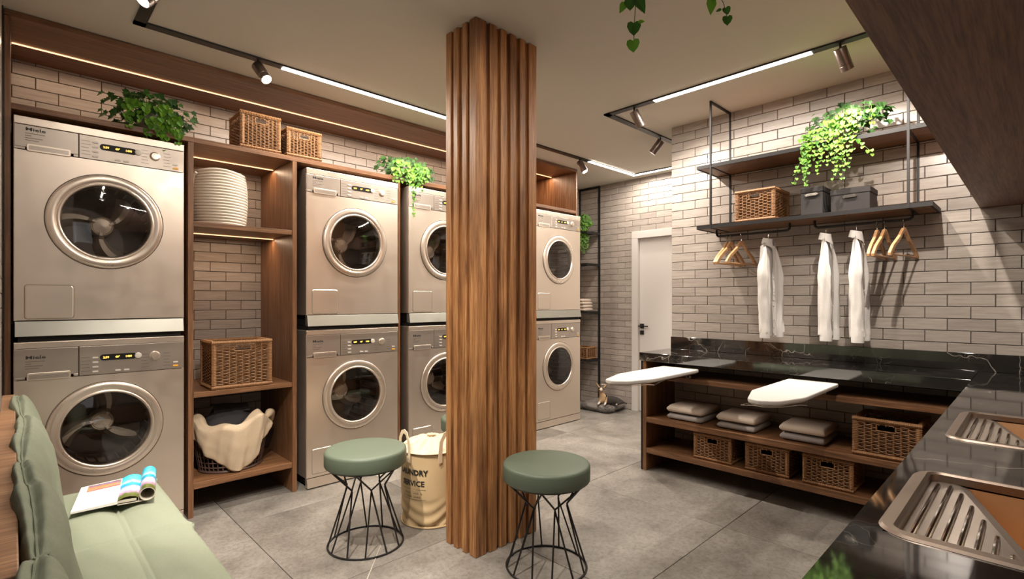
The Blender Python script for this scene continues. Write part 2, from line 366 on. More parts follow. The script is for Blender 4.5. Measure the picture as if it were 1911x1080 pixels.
# end of wall B and the hidden walls
struct('wall_end', MB().box(3.88, 1.95, 0, 5.065, 2.05, CEIL), wallPlain)
struct('wall_front', MB().box(-1.6, -.60, 0, 3.78, -.42, CEIL).box(-1.6, -2.1, 0, -1.5, -.6, CEIL), wallPlain) if False else None
struct('wall_sink', MB().box(.35, -.52, 0, 3.88, -.42, CEIL), wallPlain)
struct('wall_rear', MB().box(-1.7, -2.2, 0, .45, -2.1, .9).box(-1.7, -2.2, 2.2, .45, -2.1, CEIL).box(-1.7, -2.2, .9, -1.5, -2.1, 2.2).box(.25, -2.2, .9, .45, -2.1, 2.2), wallPlain)
struct('wall_outer', MB().box(-1.8, -2.2, 0, -1.7, 2.0, CEIL).box(-1.8, 1.9, 0, -.145, 2.0, CEIL).box(.35, -2.2, 0, .45, -.52, CEIL), wallPlain)
wn = struct('added_window_1', MB().box(-1.5, -2.17, .9, -1.46, -2.12, 2.2).box(.21, -2.17, .9, .25, -2.12, 2.2).box(-1.46, -2.17, .9, .21, -2.12, .94).box(-1.46, -2.17, 2.16, .21, -2.12, 2.2).box(-.65, -2.17, .94, -.61, -2.12, 2.16), doorM)  # made-up opening out of view, added to let fill light in
part(wn, 'pane', MB().box(-1.46, -2.15, .94, -.65, -2.145, 2.16), glassM); part(wn, 'pane', MB().box(-.61, -2.15, .94, .21, -2.145, 2.16), glassM)
struct('ceiling', MB().box(-1.8, -2.2, CEIL, 5.17, 4.1, CEIL+.1), paint)
fl = struct('floor', MB().box(-1.8, -2.2, -.05, 5.17, 4.1, -.006), gap)
T = .9545; _t = {}
for i in range(-3, 5):
    for j in range(-4, 4):
        x0 = max(.9+T*i, -1.7); x1 = min(.9+T*(i+1), 5.07); y0 = max(1.211+T*j, -2.1); y1 = min(1.211+T*(j+1), 4.0)
        if x1-x0 < .02 or y1-y0 < .02: continue
        g = .0016; w, h = round(x1-x0-2*g, 4), round(y1-y0-2*g, 4)
        if (w, h) not in _t:
            _t[w, h] = MB().add([(0,0,-.006),(w,0,-.006),(w,h,-.006),(0,h,-.006),(0,0,-.001),(w,0,-.001),(w,h,-.001),(0,h,-.001),(.001,.001,0),(w-.001,.001,0),(w-.001,h-.001,0),(.001,h-.001,0)],
                [(8,9,10,11)]+[(4+k, 4+(k+1)%4, 8+(k+1)%4, 8+k) for k in range(4)]+[(k, (k+1)%4, 4+(k+1)%4, 4+k) for k in range(4)]).mesh('floor_tile', floorM)
        link('floor_tile', _t[w, h], fl, (x0+g, y0+g, 0))
# door in the back wall
dr = struct('door_1', MB().box(5.085, 2.345, 0, 5.12, 3.165, 1.955), doorM); 
part(dr, 'door_frame', MB().box(5.040, 3.155, 0, 5.084, 3.235, 1.9445), doorM, bev=.003); part(dr, 'door_frame', MB().box(5.040, 2.275, 0, 5.084, 2.355, 1.9445), doorM, bev=.003); part(dr, 'door_frame', MB().box(5.040, 2.275, 1.945, 5.084, 3.235, 2.025), doorM, bev=.003)
hd = part(dr, 'door_handle', MB().box(5.072, 3.10, .935, 5.085, 3.145, .985).tube([(5.075, 3.122, .962), (5.045, 3.122, .962)], .008).box(5.038, 3.03, .954, 5.05, 3.15, .966), black)
part(dr, 'lock_plate', MB().box(5.072, 3.10, .865, 5.085, 3.145, .91).tube([(5.074, 3.122, .89), (5.066, 3.122, .89)], .010), black)
struct('trim_1', MB().box(-.0445, 3.368, 0, -.0312, 3.386, CEIL-.001), black)
# ------------------------------------------------------------------ slatted column
cl = struct('column', MB().box(1.62, 1.917, 0, 2.02, 2.125, CEIL), slatM); cl.name = 'column'
tag(cl, 'square column clad in vertical wooden slats, standing mid room between the stools', 'column', kind='thing')
def slat(x0, y0, x1, y1): part(cl, 'slat', MB().box(x0, y0, 0.001, x1, y1, CEIL-.001), slatM, bev=.0025)
xs = [(1.605, 1.672), (1.694, 1.741), (1.767, 1.807), (1.835, 1.874), (1.906, 1.944), (1.975, 2.034)]
for k, (a, b) in enumerate(xs):
    if k in (0, 5): continue
    slat(a, 1.892+.006, b, 1.93); slat(a, 2.112, b, 2.144)
slat(1.605, 1.901, 1.672, 1.95); slat(1.975, 1.901, 2.034, 1.94); slat(1.605, 2.10, 1.655, 2.141); slat(1.98, 2.10, 2.034, 2.141)
for a, b in ((1.972, 2.003), (2.040, 2.073)):
    slat(1.602, a, 1.635, b); slat(2.005, a, 2.037, b)
# ------------------------------------------------------------------ joinery of the left wall
F = 3.39; BK = 3.985
cab = thing('laundry_cabinet', 'full height wooden cabinet run framing the washing machines along the left wall', 'cabinet', (-.03, F, 0))
def cp(n, x0, z0, x1, z1, mat, y0=F, y1=BK, label=None):
    return part(cab, n, MB().box(x0+.03, y0-F, z0, x1+.03, y1-F, z1), mat, bev=.0015, label=label)
cp('top_board', -.03, 2.594, 4.255, 2.622, woodX); cp('side_panel', -.03, 0, -.007, 2.592, woodZ); cp('shelf_board', -.006, 2.157, 4.232, 2.186, woodX)
for x in (.717, 1.305, 2.093, 2.885, 3.545): cp('divider', x, 0, x+.028 if x != 2.093 else 2.112, 2.156, woodZ)
cp('side_panel', 4.233, 2.130, 4.255, 2.592, woodZ); cp('divider', 3.55, 2.188, 3.575, 2.592, woodZ); cp('back_panel', 3.576, 2.188, 4.232, 2.592, woodZ, 3.965, 3.98)
for a, b in ((.746, 1.304), (2.914, 3.544)):
    for z0, z1 in ((1.675, 1.705), (.687, .716), (.160, .195)): cp('shelf', a, z0, b, z1, woodX, F+.004)
    for z in (2.157, 1.675):
        part(cab, 'led_strip', MB().box(a+.031, .335, z-.004, b+.027, .345, z-.0005), ledW)
part(cab, 'led_strip', MB().box(.026, .343, 2.590, 3.57, .353, 2.5935), ledW); part(cab, 'led_strip', MB().box(3.61, .335, 2.590, 4.255, .345, 2.5935), ledW)
LEDC = (1, .70, .46)
for x0, x1, z, pw in ((.0, 1.8, 2.585, 3.0), (1.8, 3.54, 2.585, 3.0), (3.6, 4.2, 2.585, 3), (.76, 1.29, 2.150, 1.4), (.76, 1.29, 1.669, 1.3), (2.92, 3.53, 2.150, 2.2), (2.92, 3.53, 1.669, 2.2)):
    area_light('strip_light', ((x0+x1)/2, F+.345, z), x1-x0, .012, pw, LEDC)
# ------------------------------------------------------------------ washing machines (local: x width, -y front, z up)
MW = .690
def circ_panel(mb, x0, z0, x1, z1, cx, cz, r, y, n=64, mi=0):
    P = []; Q = []
    angs = sorted(set([2*PI*k/n for k in range(n)] + [math.atan2(z-cz, x-cx) % (2*PI) for x in (x0, x1) for z in (z0, z1)]))
    for a in angs:
        c, s = math.cos(a), math.sin(a); P.append((cx+r*c, y, cz+r*s))
        t = min([t for t in ((x1-cx)/c if c > 1e-9 else 9, (x0-cx)/c if c < -1e-9 else 9, (z1-cz)/s if s > 1e-9 else 9, (z0-cz)/s if s < -1e-9 else 9)])
        Q.append((cx+t*c, y, cz+t*s))
    m = len(angs); return mb.add(P+Q, [(i, (i+1) % m, m+(i+1) % m, m+i) for i in range(m)], mi)
def make_machine(kind, loc, label, group):
    up = kind == 'dryer'
    t = thing('tumble_dryer' if up else 'washing_machine', label, 'dryer' if up else 'washing machine', loc, group=group)
    H = 1.045 if up else 1.050; zb = .072
    f0, f1 = (.888, 1.005) if up else (.871, 1.017)
    cx, cz = (.349, .575) if up else (.349, .590); RO, RI = .238, .186
    D = .60
    b = MB()
    b.box(0, .004, zb if up else .072, .012, D, H).box(MW-.012, .004, zb, MW, D, H).box(.012, .004, H-.03, MW-.012, D, H).box(.012, D-.012, zb, MW-.012, D, H-.03).box(.012, .03, zb, MW-.012, D-.012, zb+.02)
    part(t, 'body', b, steelM, bev=.003)
    fp = MB(); circ_panel(fp, .003, zb+.003, MW-.003, f0-.003, cx, cz, .2, 0)
    fp.tube([(cx+.2*math.cos(2*PI*k/48), .004, cz+.2*math.sin(2*PI*k/48)) for k in range(48)], .004, 4, closed=True)
    fp.add([(.003,0,zb+.003),(MW-.003,0,zb+.003),(MW-.003,.01,zb+.003),(.003,.01,zb+.003)], [(3,2,1,0)]).add([(.003,0,f0-.003),(MW-.003,0,f0-.003),(MW-.003,.01,f0-.003),(.003,.01,f0-.003)], [(0,1,2,3)])
    part(t, 'front_panel', fp, steelM)
    part(t, 'top_rail', MB().box(.001, -.003, f1+.002, MW-.001, .02, H-.001), steelM, bev=.002)
    fa = part(t, 'control_panel', MB().box(.237, -.002, f0, MW-.003, .02, f1), fasM, bev=.0015)
    dw = part(t, 'detergent_drawer' if not up else 'condensate_drawer', MB().box(.003, -.002, f0+.012, .234, .02, f1).box(.215, -.002, f0, .234, .02, f0+.012).box(.003, -.002, f0, .04, .02, f0+.012), fasM, bev=.0015)
    part(dw, 'handle', MB().prism(rrect(.045, f0-.006, .205, f0+.03, .008), .0025, .0075, ax='y'), steelM, bev=.0015)
    part(dw, 'handle_recess', MB().prism(rrect(.053, f0+.001, .197, f0+.021, .004), .0076, .0079, ax='y'), fasM)
    lz = f0+.091 if up else f0+.098
    tx = text_mb('Miele', .030, .0004, .0005); tx.xf(Matrix.Translation((.040, -.0028, lz)) @ Matrix.Rotation(PI/2, 4, 'X') @ Matrix.Diagonal((1.12, .72, 1, 1)))
    part(dw, 'lettering', tx, ink)
    sm = MB()
    for k in range(4): sm.box(.040, -.0026, lz-.014-.011*k, .040+(.07, .022, .062, .048)[k], -.002, lz-.0115-.011*k)
    part(dw, 'small_print', sm, plain_ink2, kind='stuff')
    # display, buttons, knobs
    dz = (f0+f1)/2+.012
    dp = part(fa, 'display', MB().prism(rrect(.318, dz-.0155, .472, dz+.0155, .0150, 6), .0024, .0044, ax='y'), blackFlat)
    dg = MB()
    for s_, x_ in (('2:39', .331), ('40\u00b0', .381), ('1400', .423)):
        q = text_mb(s_, .014, .0002, .0003); q.xf(Matrix.Translation((x_, -.0047, dz-.005)) @ Matrix.Rotation(PI/2, 4, 'X')); dg.add(q.v, q.f)
    part(fa, 'digits', dg, amber)
    btn = _mc.setdefault('btn', MB().prism(rrect(-.012, -.004, .012, .004, .003, 3), 0, .004, ax='y').mesh('button', whiteP))
    for bx, bz in [(.300, f0+.016+.0235*k) for k in range(4)] + [(.392, f0+.014), (.428, f0+.014), (.648, f0+.036)]:
        link('button', btn, fa, (bx, -.002, bz))
    yb = link('button', _mc.setdefault('yb', MB().prism(rrect(-.012, -.0045, .012, .0045, .003, 3), 0, .005, ax='y').mesh('button', yellowB)), fa, (.648, -.002, f0+.016)); yb['label'] = 'small yellow button'
    RX = Matrix.Rotation(PI/2, 4, 'X')
    k1 = _mc.setdefault('k1', MB().lathe([(.0155, 0), (.0155, .006), (.0135, .009), (.011, .0095)], 24, M=RX).mesh('knob', whiteP, True)); link('small_knob', k1, fa, (.478, -.002, dz))
    k2 = _mc.setdefault('k2', MB().lathe([(.024, 0), (.024, .003), (.0205, .005), (.0195, .012), (.0175, .0145), (.012, .0150)], 32, M=RX).mesh('dial', ringM, True)); link('dial', k2, fa, (.553, -.002, dz-.006))
    tk = MB()
    for k in range(5):
        for xx, ww in ((.244, .038), (.492, .034), (.592, .034)): tk.box(xx+.002*k % .004, -.0026, f0+.020+.017*k, xx+ww-.004*(k % 3), -.002, f0+.0218+.017*k)
    part(fa, 'small_print', tk, plain_ink2, kind='stuff')
    # service flap
    fz0, fz1 = (.082, .244) if up else (.095, .262)
    fl_ = MB(); o = rrect(.038, fz0, .216, fz1, .012); i_ = rrect(.043, fz0+.005, .211, fz1-.005, .009); n = len(o)
    fl_.add([(p[0], 0, p[1]) for p in o]+[(p[0], -.0035, p[1]) for p in i_], [tuple(range(n, 2*n))[::-1]]+[(k, (k+1) % n, n+(k+1) % n, n+k) for k in range(n)])
    part(t, 'service_flap', fl_, steelM)
    gm = MB(); i2 = rrect(.036, fz0-.002, .218, fz1+.002, .013)
    gm.add([(p[0], -.0003, p[1]) for p in i2]+[(p[0], -.0003, p[1]) for p in o], [(k, (k+1) % n, n+(k+1) % n, n+k) for k in range(n)]); part(t, 'flap_gap', gm, plain_ink2)
    # door
    M = Matrix.Translation((cx, 0, cz)) @ RX
    d = part(t, 'door', MB().lathe([(.186, -.002), (RO, -.002), (RO, .008), (RO-.004, .0115), (.201, .0125), (.199, .0105), (.1965, .0165), (.190, .0185), (.185, .012), (.178, -.03), (.186, -.002)], 96, M=M, cap0=False, cap1=False), ringM, 'all')
    part(d, 'seal', MB().tube([(cx+(RO+.004)*math.cos(2*PI*k/96), -.001, cz+(RO+.004)*math.sin(2*PI*k/96)) for k in range(96)], .0020, 4, closed=True), plain_ink2, True)
    part(d, 'glass', MB().lathe([(.181, .008), (.150, .013), (.10, .018), (.05, .0205), (.001, .021)], 64, M=M, cap0=False, cap1=False), glassM, 'all')
    # drum
    part(t, 'drum', MB().lathe([(.200, -.01), (.185, -.03), (.215, -.06), (.215, -.30), (.20, -.32), (.05, -.33), (.001, -.33)], 64, M=M, cap0=False, cap1=False), drumM if up else drumM, True)
    bl = MB()
    for k in range(3):
        a0 = 2*PI*k/3 + (.35 if up else 1.0); ns = 10
        V = []
        for j in range(ns):
            r = .035+.155*j/(ns-1); w = (.95-.18*j/(ns-1)*2); tw = .55*j/(ns-1)
            for sgn, dep in ((-1, -.315), (-.3, -.24), (.3, -.24), (1, -.315)):
                a = a0+tw+sgn*w/2; V.append((r*math.cos(a), r*math.sin(a), dep+(.03 if abs(sgn) < 1 and j < 2 else 0)))
        V = [M @ Vector(v) for v in V]
        bl.add(V, [(j*4+q, j*4+q+1, j*4+q+5, j*4+q+4) for j in range(ns-1) for q in range(3)])
    part(t, 'drum_vane', bl, hubM, True)
    dk = MB().lathe([(.20, -.318), (.20, -.3175), (.04, -.322), (.001, -.322)], 48, M=M, cap0=False, cap1=False)
    part(t, 'drum_back', dk, drumD)
    part(t, 'hub', MB().lathe([(.056, -.30), (.056, -.235), (.048, -.222), (.044, -.226), (.040, -.218), (.001, -.214)], 40, M=M, cap0=False, cap1=False), hubM, True)
    rb = MB()
    for k in range(30):
        a = 2*PI*k/30; c_, s_ = math.cos(a), math.sin(a)
        p0 = M @ Vector((.209*c_, .209*s_, -.07)); p1 = M @ Vector((.209*c_, .209*s_, -.30)); rb.tube([p0, p1], .0045, 4)
    part(t, 'drum_rib', rb, hubM, kind='stuff')
    if up:   # slanted bright lip
        part(t, 'lip', MB().add([(.004, -.004, .070), (MW-.004, -.004, .070), (MW-.004, -.018, -.002), (.004, -.018, -.002), (.004, .03, .070), (MW-.004, .03, .070), (MW-.004, .03, .002), (.004, .03, .002)],
            [(0, 3, 2, 1), (0, 1, 5, 4), (3, 7, 6, 2), (0, 4, 7, 3), (1, 2, 6, 5), (4, 5, 6, 7)]), lipM, bev=.002, fix=True)
        part(t, 'underframe', MB().box(.02, .03, .002, MW-.02, D-.02, .07), gap)
    else:
        part(t, 'plinth', MB().add([(.002, 0, .069), (MW-.002, 0, .069), (MW-.006, -.006, .008), (.006, -.006, .008), (.002, .03, .069), (MW-.002, .03, .069), (MW-.006, .03, .008), (.006, .03, .008)],
            [(0, 3, 2, 1), (0, 1, 5, 4), (3, 7, 6, 2), (0, 4, 7, 3), (1, 2, 6, 5), (4, 5, 6, 7)]), steelM, bev=.001, fix=True)
        for fx in (.06, MW-.06):
            for fy in (.06, D-.06): part(t, 'foot', MB().lathe([(.022, 0), (.022, .008), (.014, .012), (.014, .085)], 16, M=Matrix.Translation((fx, fy, 0))), blackFlat)
        part(t, 'underframe', MB().box(.02, .03, .02, MW-.02, D-.02, .071), gap)
    return t
_mc = {}; plain_ink2 = plain('faded_ink', (.13, .105, .09), .5)
FY = 3.362
MX = [0.002, 1.384, 2.166, 3.578]
wml = ['washing machine at far left, under the dryer and behind the green bench', 'washing machine right of the bookcase, behind the left stool', 'washing machine behind the canvas laundry bag, partly hidden by the column', 'washing machine at the far right end of the row, beside the dog']
drl = ['tumble dryer at far left, stacked beside the bookcase with the rope basket', 'tumble dryer right of the bookcase, beneath the two top baskets and second plant', 'tumble dryer left of the slatted column, partly hidden by it', 'tumble dryer at the far right end of the row, next to the hanging plant']
wm = make_machine('washer', (MX[0], FY, 0), 'steel '+wml[0], 'washing machines of the lower row')
dm = make_machine('dryer', (MX[0], FY, 1.079), 'steel '+drl[0], 'tumble dryers of the upper row')
for k in (1, 2, 3):
    copy_tree(wm, (MX[k], FY, 0), 'steel '+wml[k]); copy_tree(dm, (MX[k], FY, 1.079), 'steel '+drl[k])
# stacking kits between the machines
for k in range(4):
    tag(link('stacking_frame', MB().box(.015, .012, 0, MW-.015, .58, .027).mesh('stacking_frame', gap), None, (MX[k], FY, 1.0505)), 'black stacking frame between ' + ('the two machines at far left', 'the machines right of the bookcase', 'the machines just left of the column', 'the machines at the far right end')[k], 'frame', 'stacking frames')
# ------------------------------------------------------------------ ceiling track
tr = thing('lighting_track', 'black L-shaped ceiling track with inset white light lines', 'ceiling light', (.45, .45, CEIL))
TRK = [((.45, 3.10), (4.87, 3.10)), ((4.87, 3.10), (4.87, 2.222)), ((4.87, 2.222), (3.155, 2.222)), ((3.155, 2.222), (3.155, .45)), ((3.155, .45), (.45, .45)), ((.45, .45), (.45, 3.10))]
for (a, b) in TRK:
    x0, x1 = sorted((a[0], b[0])); y0, y1 = sorted((a[1], b[1])); h = .025
    part(tr, 'track_rail', MB().box(x0-h-.45, y0-h-.45, -.010, x1+h-.45, y1+h-.45, -.0005), black)
for (x0, y0, x1, y1) in LED_RUNS:
    h = .019; part(tr, 'light_line', MB().box(min(x0, x1)-h-.45, min(y0, y1)-h-.45, -.0130, max(x0, x1)+h-.45, max(y0, y1)+h-.45, -.0102), ledC)  # the two near-side lines belong to the added fill runs
sl = ['above the far left machines, lens lit', 'near the far end of the machine row, lens lit', 'on the right near the hanging plant shelf, tilted away', 'at the corner of the right-hand track', 'tilted left, nearest the white door', 'at the top left edge of the picture', 'over the bench', 'added over the sinks to brighten the machines', 'added near the bench end to brighten the floor', 'nearest the overhead cabinet']
for (x, y), d, pw, k, cone in SPOTS:
    i = 'abcdefghij'.index(k)
    if i > 5: lab = 'bronze cylinder spotlight on the unseen near track, ' + sl[i]
    else: lab = 'bronze cylinder spotlight ' + sl[i]
    s = thing('track_spotlight', lab, 'spotlight', (x, y, CEIL-.010), group='track spotlights')
    part(s, 'stem', MB().tube([(0, 0, 0), (0, 0, -.034)], .006, 8), black)
    q = Vector((0, 0, 1)).rotation_difference(Vector(d).normalized()).to_matrix().to_4x4(); M = Matrix.Translation((0, 0, -.034)) @ q @ Matrix.Translation((0, 0, -.01))
    part(s, 'barrel', MB().lathe([(.030, 0), (.031, .002), (.031, .088), (.029, .090), (.029, .093), (.031, .095), (.031, .122), (.027, .122), (.026, .112)], 32, M=M, cap1=False), bronze, True)
    part(s, 'lens', MB().lathe([(.0265, .1125), (.02, .116), (.001, .118)], 24, M=M, cap0=False), lensM, True)
# ------------------------------------------------------------------ counter along wall B (ironing counter) and sink counter
MZ0, MZ1 = .805, .865
XF = 3.338
shb = thing('storage_bench', 'long low wooden shelving unit under the black counter, below the shirts', 'shelving', (XF, -.42, 0))
def sp(n, y0, z0, y1, z1, mat, x0=XF, x1=3.765): return part(shb, n, MB().box(x0-XF, y0+.42, z0, x1-XF, y1+.42, z1), mat, bev=.0015)
sp('side_panel', 2.018, 0, 2.047, MZ0-.001, woodZ); sp('shelf', -.40, .678, 2.017, .71, woodY); sp('shelf', -.40, .355, 2.017, .393, woodY); sp('shelf', -.40, .130, 2.017, .168, woodY)
o = sp('end_panel', 2.048, 0, 2.062, MZ0-.001, frameM, XF+.0, 3.765); o['label'] = 'charcoal outer end panel'
ct = thing('marble_counter', 'black marble counter with white veins running under the hanging shirts', 'counter', (XF-.012, .23, 0))
part(ct, 'worktop', MB().box(0, .002, MZ0, .442, 1.838, MZ1), marbleM, bev=.002)
part(ct, 'upstand', MB().box(.428, -.63, MZ1+.0005, .442, 1.818, .961), marbleM, bev=.0015)
# sink counter with real cut-outs
SINKS = [(1.030, -.27, 1.482, .196), (1.862, -.27, 2.362, .190)]
sc = thing('sink_counter', 'black marble counter in the foreground holding the two steel sinks', 'counter', (.45, -.42, 0))
def marble_top():
    mb = MB(); xs_ = [.45]; 
    for s in SINKS: xs_ += [s[0]+.012, s[2]-.012]
    xs_.append(3.766); Y0, Y1 = -.418, .2295
    for i in range(0, len(xs_)-1):
        a, b = xs_[i], xs_[i+1]
        if i % 2 == 0: mb.box(a-.45, Y0+.42, .842, b-.45, Y1+.42, MZ1)
        else:
            s = SINKS[i//2]; mb.box(a-.45, Y0+.42, .842, b-.45, s[1]+.012+.42, MZ1); mb.box(a-.45, s[3]-.012+.42, .842, b-.45, Y1+.42, MZ1)
    return mb
part(sc, 'worktop', marble_top(), marbleM)
part(sc, 'front_fascia', MB().box(0, .6295, MZ0, 2.86, .6493, .8418), marbleM)
bc = thing('sink_cabinet', 'dark wooden base cabinet beneath the sink counter', 'cabinet', (.50, -.41, 0))
part(bc, 'carcass', MB().box(0, 0, .08, .02, .56, .80).box(2.78, 0, .08, 2.80, .56, .80).box(.02, 0, .08, 2.78, .02, .80).box(.02, .02, .08, 2.78, .56, .10), woodZ)
for k in range(5):
    dd = part(bc, 'door', MB().box(.002+.56*k, .562, .085, .556+.56*k, .58, .80), woodZ, bev=.001); part(dd, 'handle', MB().box(.06+.56*k, .582, .74, .2+.56*k, .59, .75), black)
part(bc, 'plinth', MB().box(.01, .05, 0, 2.79, .52, .079), gap)
def make_sink(s, label):
    x0, y0, x1, y1 = s; W = x1-x0; L = y1-y0
    t = thing('sink', label, 'sink', (x0, y0, MZ1), group='steel sinks in the marble counter')
    ox0, oy0, ox1, oy1 = .030, .03, W-.018, L-.028
    out = rrect(0, 0, W, L, .055, 7); inn = rrect(ox0, oy0, ox1, oy1, .02, 7); n = len(out)
    def ring(P, z, Q, z2): return [(p[0], p[1], z) for p in P]+[(p[0], p[1], z2) for p in Q], [(k, (k+1) % n, n+(k+1) % n, n+k) for k in range(n)]
    r = MB(); o2 = rrect(.005, .005, W-.005, L-.005, .052, 7)
    r.add(*ring(out, .0004, o2, .0045)).add(*ring(o2, .0045, rrect(ox0-.006, oy0-.006, ox1+.006, oy1+.006, .024, 7), .0045)).add(*ring(rrect(ox0-.006, oy0-.006, ox1+.006, oy1+.006, .024, 7), .0045, inn, .001))
    r.add(*ring(inn, .001, inn, -.018)); part(t, 'rim', r, sinkRim, True)
    # drainer triangle on the left long side, sunk a little; bowl beyond the diagonal
    a = (ox1, oy1-.045); b = (ox0, oy1-.165)
    z = -.014; d = MB()
    # sloping drainer plate
    d.add([(ox0, oy1, z), (ox1, oy1, z), (a[0], a[1], z), (b[0], b[1], z)], [(0, 3, 2, 1)])
    part(t, 'drainer', d, sinkM)
    k = 0; nr = 7
    for i in range(nr):
        yy = oy1-.016-.0205*i
        f = (oy1-yy-.045)/(.165-.045); xe = ox1 - max(0, f)*(ox1-ox0) - .030
        if xe-ox0 < .03: continue
        xa, xb = ox0+.018, xe
        q = MB().tube([(xa, yy, z+.0015), (xa+.01, yy, z+.0030), ((xa+xb)/2, yy, z+.0032), (xb-.01, yy, z+.0030), (xb, yy, z+.0008)], [.0015, .0038, .0042, .0038, .0012], 8)
        part(t, 'drainer_rib', q, chrome, True)
    bz = -.16; u = Vector((a[0]-b[0], a[1]-b[1], 0)).normalized(); nrm = Vector((u.y, -u.x, 0))
    a1 = (a[0]-.0, a[1]-.016); b1 = (b[0]+.0, b[1]-.016); a2 = (a[0]-.012, a[1]-.045); b2 = (b[0]+.012, b[1]-.045)
    bw = MB()
    bw.add([(*a, z), (*b, z), (b1[0], b1[1], z-.004), (a1[0], a1[1], z-.004)], [(0, 1, 2, 3)])
    bw2 = MB()
    bw2.add([(a1[0], a1[1], z-.004), (b1[0], b1[1], z-.004), (*b2, bz), (*a2, bz)], [(0, 1, 2, 3)])
    bw2.add([(a1[0], a1[1], z-.004), (*a2, bz), (ox1-.012, oy0+.012, bz), (ox1, oy0, -.018), (a[0], a[1], z)], [(0, 1, 2, 3), (0, 3, 4)])
    bw2.add([(b1[0], b1[1], z-.004), (*b2, bz), (ox0+.012, oy0+.012, bz), (ox0, oy0, -.018), (b[0], b[1], z)], [(0, 3, 2, 1), (0, 4, 3)])
    bw2.add([(ox0, oy0, -.018), (ox1, oy0, -.018), (ox1-.012, oy0+.012, bz), (ox0+.012, oy0+.012, bz)], [(0, 1, 2, 3)])
    bw2.add([(*a2, bz), (*b2, bz), (ox0+.012, oy0+.012, bz), (ox1-.012, oy0+.012, bz)], [(0, 1, 2, 3)])
    part(t, 'bowl', bw2, copperM, label='copper-toned bowl'); part(t, 'bowl_edge', bw, sinkM)
    part(t, 'drain', MB().lathe([(.038, 0), (.036, .004), (.022, .003), (.001, .002)], 24, M=Matrix.Translation((W/2, L*.30, bz+.0005)), cap0=False), chrome, True)
    return t
make_sink(SINKS[0], 'nearer steel inset sink with a ribbed drainer corner'); make_sink(SINKS[1], 'farther steel inset sink, closer to the shirts')
# overhead cabinets over the sinks
oc = thing('overhead_cabinet', 'dark wooden overhead cabinet hanging above the sink counter', 'cabinet', (.62, -.415, 1.752))
part(oc, 'bottom_board', MB().box(0, 0, 0, 3.155, .643, .028), darkWoodX, bev=.001)
part(oc, 'carcass', MB().box(0, 0, .029, .02, .62, .868).box(3.13, 0, .029, 3.152, .62, .868).box(.02, 0, .029, 3.13, .02, .868).box(.02, .02, .84, 3.13, .62, .868), darkWoodX)
for k in range(5): part(oc, 'door', MB().box(.022+.622*k, .622, .031, .640+.622*k, .641, .866), darkWoodX, bev=.001)
# ------------------------------------------------------------------ wall shelf frame
ws = thing('wall_shelf', 'black metal framed two-tier shelf with wooden boards, fixed high on the right wall', 'shelf', (3.448, .39, 0))
X0, Y0 = 3.448, .39
def wp(n, x0, y0, z0, x1, y1, z1, mat=frameM, b=0): return part(ws, n, MB().box(x0-X0, y0-Y0, z0, x1-X0, y1-Y0, z1), mat, bev=b)
for z in (1.745, 2.165):
    wp('board', 3.460, .402, z+.003, 3.765, 1.671, z+.020, woodY)
    wp('frame_rail', 3.448, .39, z, 3.460, 1.683, z+.024); wp('frame_rail', 3.765, .39, z, 3.777, 1.683, z+.024)
    for y in (.39, .487, 1.577, 1.671): wp('cross_bar', 3.4602, y, z-.001, 3.7648, y+.012, z+.0028 if y not in (.39, 1.671) else z+.024)
for y in (.487, 1.577):
    for x in (3.446, 3.766): wp('post', x, y, 1.7455, x+.012, y+.012, 2.6095)
    wp('top_bar', 3.446, y, 2.61, 3.778, y+.012, 2.6225)
RX_ = 3.56; RZ = 1.697
for y0, y1 in ((1.114, 1.590), (.488, .972)):
    pts = [(RX_, y1, 1.743)]+[(RX_, y1-.022+.022*math.cos(a), RZ+.022-.022*math.sin(a)) for a in [0, .5, 1, PI/2]]+[(RX_, y0+.022-.022*math.sin(a), RZ+.022-.022*math.cos(a)) for a in [0, .5, 1, PI/2]]+[(RX_, y0, 1.743)]
    part(ws, 'hanging_rod', MB().tube([(p[0]-X0, p[1]-Y0, p[2]) for p in pts], .0075, 10), frameM, True)
# ------------------------------------------------------------------ wicker baskets
def weave_panel(mb, rb, x0, x1, z0, z1, y, hole=None, nst=8, pitch=.0092, rimw=.018):
    """woven panel in local xz plane at depth y, facing -y"""
    n = int((z1-z0)/pitch); p = (z1-z0)/n; seg = nst*2
    for k in range(n):
        z = z0+p*(k+.5)
        if hole and hole[2] < z < hole[3]: spans = [(x0, hole[0]), (hole[1], x1)]
        else: spans = [(x0, x1)]
        for a, b in spans:
            m = max(4, int(seg*(b-a)/(x1-x0)+.5)); V = []
            for j in range(m+1):
                x = a+(b-a)*j/m; w = (x-x0)/(x1-x0)*nst*PI
                dy = -.0045*math.sin(w+(PI if k % 2 else 0)); zz = z+.0016*math.sin(w*2+k)
                V += [(x, y+dy-.003, zz), (x, y+dy, zz+p*.34), (x, y+dy+.003, zz), (x, y+dy, zz-p*.34)]
            mb.add(V, [(j*4+q, j*4+(q+1) % 4, j*4+4+(q+1) % 4, j*4+4+q) for j in range(m) for q in range(4)])
    for j in range(nst+1):
        x = x0+(x1-x0)*j/nst
        if hole and hole[0] < x < hole[1]:
            rb.tube([(x, y, z0), (x, y, hole[2])], .0032, 5); rb.tube([(x, y, hole[3]), (x, y, z1)], .0032, 5)
        else: rb.tube([(x, y, z0), (x, y, z1)], .0032, 5)
def wrap_bar(mb, p0, p1, r, pitch=.009):
    p0, p1 = Vector(p0), Vector(p1); n = max(2, int((p1-p0).length/pitch)); P = []; R = []
    for i in range(n):
        for f, rr in ((.08, .86), (.5, 1.06), (.92, .86)): P.append(p0+(p1-p0)*((i+f)/n)); R.append(r*rr)
    mb.tube(P, R, 6)
